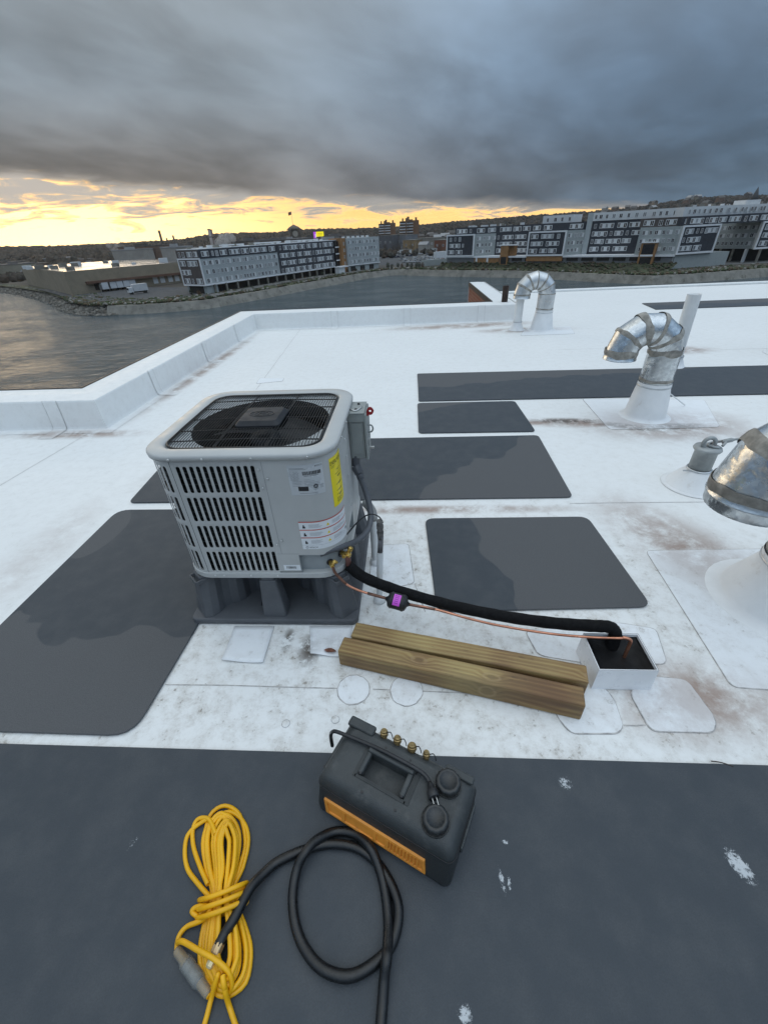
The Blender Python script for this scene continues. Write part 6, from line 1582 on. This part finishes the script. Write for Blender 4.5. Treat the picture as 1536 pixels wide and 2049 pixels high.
# flag
c = PD(586, 449, 625); m = MB(); m.tube([c, c+Vector((0, 0, 13))], .18, 6); g = thing('flag_pole', 'flag flying high above the clock tower', 'flag', tuple(c)); m.build('pole', POLE, g)
m = MB(); vs = []
for i in range(5):
    for j in range(2): vs.append((c.x-.2-i*.9, c.y+.5*sin(i*1.3), c.z+12.9-j*3.2-.25*i))
m.add(vs, [(2*i, 2*i+1, 2*i+3, 2*i+2) for i in range(4)]); m.build('flag_cloth', BRT, g)
# lit billboard
A3, B3 = PD(626.5, 464, 400), PD(647, 463, 400); A, B = (A3.x, A3.y), (B3.x, B3.y); W_ = hypot(B[0]-A[0], B[1]-A[1]); zt_ = A3.z; hb = W_*.52
g = thing('billboard', 'lit yellow and purple digital billboard above the apartment roof', 'billboard', (A[0], A[1], GZ))
def emis(name, c, s):
    m = bpy.data.materials.new(name); m.use_nodes = True; b = m.node_tree.nodes['Principled BSDF']; b.inputs['Base Color'].default_value = (*[q*.3 for q in c], 1); b.inputs['Emission Color'].default_value = (*c, 1); b.inputs['Emission Strength'].default_value = s; return m
block(g, along(A, B, -.2, -.1), along(A, B, W_+.2, -.1), .8, zt_-hb-.3, zt_+.3, VOID, 'cabinet'); block(g, along(A, B, 0, .05), along(A, B, W_*.26, .05), .1, zt_-hb, zt_, emis('screen_purple', (.36, .08, .62), 1.0), 'screen'); block(g, along(A, B, W_*.26, .05), along(A, B, W_, .05), .1, zt_-hb, zt_, emis('screen_yellow', (.80, .70, .01), 1.0), 'screen')
block(g, along(A, B, W_*.16, .1), along(A, B, W_*.24, .1), .06, zt_-hb*.9, zt_-hb*.35, emis('screen_white', (.8, .8, .85), .8), 'figure')
for i in range(3): block(g, along(A, B, W_*(.42+.02*i), .1), along(A, B, W_*(.86-.03*i), .1), .06, zt_-hb*(.34+.2*i), zt_-hb*(.28+.2*i), emis('screen_olive', (.45, .40, .02), .6), 'text_line')
for t in (.3, .7): q = along(A, B, W_*t, -.8); m = MB(); m.tube([(*q, GZ), (*q, zt_-hb)], .35, 8); m.build('post', POLE, g)
# chimneys, masts, spire
def stack(name, label, px, pyt, D, r, mat, extra=None, cat='chimney'):
    c = PD(px, pyt, D); g = thing(name, label, cat, (c.x, c.y, GZ)); m = MB(); m.tube([(c.x, c.y, GZ), (c.x, c.y, c.z)], [r*1.25, r], 12); m.build('shaft', mat, g)
    if extra:
        for i in range(extra): m = MB(); m.lathe([(r*1.12, 0), (r*1.12, r*.5)], (c.x, c.y, c.z-r*.6-i*r*5), n=12); m.build('band', VOID, g)
    return c
CH = MAT('stack_pale', (.33, .29, .27), .8, 0, .1, .2); CHD = MAT('stack_dark', (.06, .05, .045), .8)
stack('chimney', 'pale twin flue chimney beside the steam plume', 417.5, 458, 420, 1.0, CH, 2); stack('chimney', 'slimmer darker flue standing close behind the pale chimney', 421.5, 459, 424, 1.0, MAT('stack_brown', (.16, .12, .10), .8), 2)
stack('chimney', 'tall thin dark factory chimney leaning against the bright sky', 318, 461, 700, 1.4, CHD, 1); stack('chimney', 'short thin factory chimney right of the tall one', 346, 471, 760, 1.2, CHD); stack('chimney', 'stubby thin flue between the factory chimneys', 333, 476, 760, .9, CHD)
for px, py, D in ((162, 435, 420), (172, 462, 600), (52, 484, 600), (207, 484, 500), (252, 480, 700)): stack('mast', 'slender steel lattice mast against the sunset', px, py, D, .22, CHD, cat='mast')['group'] if False else None
for o in [o for o in col.objects if o.name.startswith('mast') and o.type == 'EMPTY']: o['group'] = 'masts against the sunset'
c = PD(1517, 373, 620); b = PD(1517, 402, 620); g = thing('church_spire', 'sharp dark church spire rising above the wooded hill', 'spire', (c.x, c.y, GZ)); m = MB(); m.lathe([(3.6, b.z), (2.6, b.z+4), (.05, c.z)], (c.x, c.y, 0), n=8); m.build('spire', MAT('spire_slate', (.055, .058, .06), .8), g); m = MB(); m.obox((c.x, c.y, (GZ+b.z)/2), (7, 7, b.z-GZ), .3); m.build('belfry', CHD, g)

# town: low roofs behind the apartment block
TR = random.Random(9); TM = [MAT('town_%d' % i, c, .85, 0, .12, .2) for i, c in enumerate(((.20, .17, .14), (.10, .085, .075), (.30, .28, .25), (.15, .10, .075), (.24, .22, .17), (.075, .08, .085)))]; RM = [MAT('town_roof_%d' % i, c, .7, 0, .1, .2) for i, c in enumerate(((.07, .065, .06), (.13, .12, .115), (.28, .28, .28)))]
TWD = ('tan', 'dark brown', 'pale grey', 'rust brown', 'buff', 'slate grey'); RWD = ('dark', 'grey', 'white')
def townhouse(px, D, w, h, gable, label, group, k):
    if group: label = f'{TWD[k % 6]} {label}, {RWD[k % 3]} roof'; group = f'{group}, {TWD[k % 6]}'
    c = PD(px, 480, D); g = thing('town_house' if gable else 'factory_shed', label, 'house' if gable else 'building', (c.x, c.y, GZ), group); a = -atan2(c.x, c.y)+TR.uniform(-.5, .5); Mx = Matrix.Translation((c.x, c.y, GZ)) @ Matrix.Rotation(a, 4, 'Z'); dp = w*TR.uniform(.5, .9)
    m = MB(Mx); m.box((-w/2, -dp/2, 0), (w/2, dp/2, h)); m.build('wall', TM[k % 6], g)
    m = MB(Mx)
    if gable:
        rh = w*.28; m.add([(-w/2-.3, -dp/2-.3, h), (w/2+.3, -dp/2-.3, h), (w/2+.3, dp/2+.3, h), (-w/2-.3, dp/2+.3, h), (-w/2-.3, 0, h+rh), (w/2+.3, 0, h+rh)], [(0, 1, 5, 4), (2, 3, 4, 5), (0, 4, 3), (1, 2, 5), (3, 2, 1, 0)])
    else: m.box((-w/2-.2, -dp/2-.2, h), (w/2+.2, dp/2+.2, h+.6)); m.box((-w*.2, -dp*.2, h+.6), (w*.05, dp*.1, h+2))
    m.build('roof', RM[k % 3], g)
def hz(D, px, dy):   # height of a sight line dy pixels below the level line
    return max(3.0, CAM.z-GZ-dy*D*.83**2/829)
for k in range(34):
    px = TR.uniform(255, 720); D = TR.uniform(330, 900); townhouse(px, D, TR.uniform(14, 46), min(17.5, hz(D, px, TR.uniform(2, 16))), False, 'low factory shed in the town behind the apartment block', 'factory sheds in the town', k)
for k in range(26):
    px = TR.uniform(840, 1040); D = TR.uniform(420, 800); townhouse(px, D, TR.uniform(8, 14), min(20, 6+(D-420)*.025), True, 'small pitched roof house among trees below the ridge', 'houses below the ridge', k)
for k in range(10):
    px = TR.uniform(-30, 260); D = TR.uniform(520, 1100); townhouse(px, D, TR.uniform(14, 40), TR.uniform(4, 9), False, 'low dark shed under the sunset', 'sheds under the sunset', k)
townhouse(8, 520, 26, 9.0, False, 'grey flat roofed shed at the water beyond the warehouse', None, 4)
_c = P(22, 556, GZ); townhouse(22, hypot(_c.x, _c.y), 12, 3.2, False, 'low white roofed hut on the rocky point', None, 2)
# steam plume
def steam(px, py, D, r, label, n=16, grow=(1.0, .0), dens=.16):
    c = PD(px, py, D); m = MB(); vs = []
    import bmesh
    bm = bmesh.new()
    for k in range(n):
        a = k*2.4; rr_ = r*(.35+.55*sqrt(k/n)); q = c+Vector((cos(a)*rr_+r*grow[0]*k/n*.5, sin(a)*rr_*.6, r*(.35*sin(a*1.7)+grow[1]*k/n)))
        bmesh.ops.create_icosphere(bm, subdivisions=2, radius=r*RR.uniform(.32, .52), matrix=Matrix.Translation(q))
    for v_ in bm.verts: v_.co += Vector((RR.uniform(-1, 1), RR.uniform(-1, 1), RR.uniform(-1, 1)))*r*.04
    me = bpy.data.meshes.new('steam_plume'); bm.to_mesh(me); bm.free()
    mt = bpy.data.materials.new('steam'); mt.use_nodes = True; T = NT(mt.node_tree); T.n.remove(T.n['Principled BSDF']); pv = T.node('ShaderNodeVolumePrincipled'); pv.inputs['Color'].default_value = (.95, .9, .86, 1); pv.inputs['Density'].default_value = dens; T.l.new(pv.outputs[0], T.n['Material Output'].inputs['Volume'])
    me.materials.append(mt); o = place(me, 'steam_plume'); o['kind'] = 'stuff'; return tag(o, label, 'steam')
steam(445, 481, 400, 7.0, 'white steam plume rising beside the twin flue chimney')
steam(243, 499, 520, 7, 'thin steam plume drifting low over the factory roofs', 10, (-2.2, .9), .05)

# ------------------------------------------------------------------ wooded hills
SKYL = [(-400, 500), (-200, 498), (0, 498), (100, 496), (200, 492), (260, 488), (300, 486), (360, 482), (400, 475), (430, 471), (480, 468.5), (540, 468), (570, 466), (610, 461.5), (660, 460), (720, 459.5), (780, 457), (840, 453), (900, 446.5), (960, 442), (1010, 438), (1060, 434), (1120, 430), (1180, 426), (1240, 421), (1290, 414), (1330, 407), (1370, 402), (1420, 398), (1480, 398), (1536, 397), (1640, 392), (1800, 390)]
def skyline(px):
    for (a, b), (c, d) in zip(SKYL, SKYL[1:]):
        if a <= px <= c: return b+(d-b)*(px-a)/(c-a)
    return SKYL[-1][1]
def hill(name, px0, px1, D0, D1, drop, n=90):
    """ridge from D0 (foot) to D1 (crest), its crest on the observed skyline less the trees"""
    m = MB(); vs = []; rows = 7; rr_ = random.Random(3)
    for i in range(n+1):
        px = px0+(px1-px0)*i/n; cz = PD(px, skyline(px)+drop, D1).z
        for j in range(rows):
            t = j/(rows-1); D = D0+(D1-D0)*t; q = PD(px, 480, D); s = t*t*(3-2*t); vs.append((q.x, q.y, GZ-.5+(cz-GZ+.5)*s+(rr_.uniform(-1, 1)*.03*abs(cz-GZ) if 0 < j < rows-1 else 0)))
        q = PD(px, 480, D1*1.25); vs.append((q.x, q.y, GZ-5))
    k = rows+1; m.add(vs, [(i*k+j, i*k+k+j, i*k+k+j+1, i*k+j+1) for i in range(n) for j in range(k-1)], 0, True)
    return m.build(name, MAT('hill_earth', (.045, .036, .026), .95, 0, .4, .02), kind='structure')
hill('hills', -420, 1830, 700, 1500, 3)
def woods(name, px0, px1, D0, D1, n, s0, s1, mats, drop, crest=.55, flat=False):
    m = MB()
    for k in range(n):
        px = RR.uniform(px0, px1); t = RR.random()**crest
        D = D0+(D1-D0)*t
        if flat: z = GZ
        else:
            cz = PD(px, skyline(px)+drop, 1500).z; tt = max(0, min(1, (D-700)/800)); z = GZ+(cz-GZ)*tt*tt*(3-2*tt)
        q = PD(px, 480, D); r = RR.uniform(s0, s1); blob(m, (q.x, q.y, z+r*.5), r, RR.randrange(len(mats)), .85)
    return m.build(name, mats, kind='stuff')
WD = [MAT('wood_%d' % i, c, .95, 0, .35, .05) for i, c in enumerate(((.028, .023, .018), (.040, .030, .021), (.022, .021, .015), (.050, .036, .025)))]
woods('woods', -420, 1830, 720, 1500, 11000, 3.0, 7.0, WD, 3)
woods('town_trees', 240, 1080, 420, 900, 1500, 2.0, 4.5, WD, 0, 1.0, True)
woods('sunset_trees', -300, 250, 430, 1000, 2200, 1.8, 4.2, WD, 0, 1.0, True)
# houses up on the right-hand hill
for k in range(22):
    px = TR.uniform(1190, 1536); D = TR.uniform(1050, 1420); cz = PD(px, skyline(px)+3, 1500).z; tt = (D-700)/800; z = GZ+(cz-GZ)*tt*tt*(3-2*tt)
    c = PD(px, 480, D); g = thing('hill_house', f'small {TWD[k % 6]} house with {RWD[k % 3]} roof among woods on the ridge', 'house', (c.x, c.y, z), f'houses on the ridge, {TWD[k % 6]}'); Mx = Matrix.Translation((c.x, c.y, z)) @ Matrix.Rotation(TR.uniform(0, 3), 4, 'Z'); w, dp, h = TR.uniform(9, 15), TR.uniform(8, 11), TR.uniform(8, 13)
    m = MB(Mx); m.box((-w/2, -dp/2, 0), (w/2, dp/2, h)); m.build('wall', TM[k % 6], g); m = MB(Mx); m.add([(-w/2-.4, -dp/2-.4, h), (w/2+.4, -dp/2-.4, h), (w/2+.4, dp/2+.4, h), (-w/2-.4, dp/2+.4, h), (-w/2-.4, 0, h+3.5), (w/2+.4, 0, h+3.5)], [(0, 1, 5, 4), (2, 3, 4, 5), (0, 4, 3), (1, 2, 5), (3, 2, 1, 0)]); m.build('roof', RM[k % 3], g)

# ------------------------------------------------------------------ air: thin haze over the whole place
m = MB(); m.box((-2600, -260, -24), (2600, 2000, 140)); hz_ = m.build('haze', [], kind='stuff')
HM = bpy.data.materials.new('haze_air'); HM.use_nodes = True; T = NT(HM.node_tree); T.n.remove(T.n['Principled BSDF'])
pv = T.node('ShaderNodeVolumePrincipled'); pv.inputs['Color'].default_value = (.95, .93, .90, 1); pv.inputs['Density'].default_value = .00008; pv.inputs['Anisotropy'].default_value = .6
T.l.new(pv.outputs[0], T.n['Material Output'].inputs['Volume']); hz_.data.materials.append(HM)
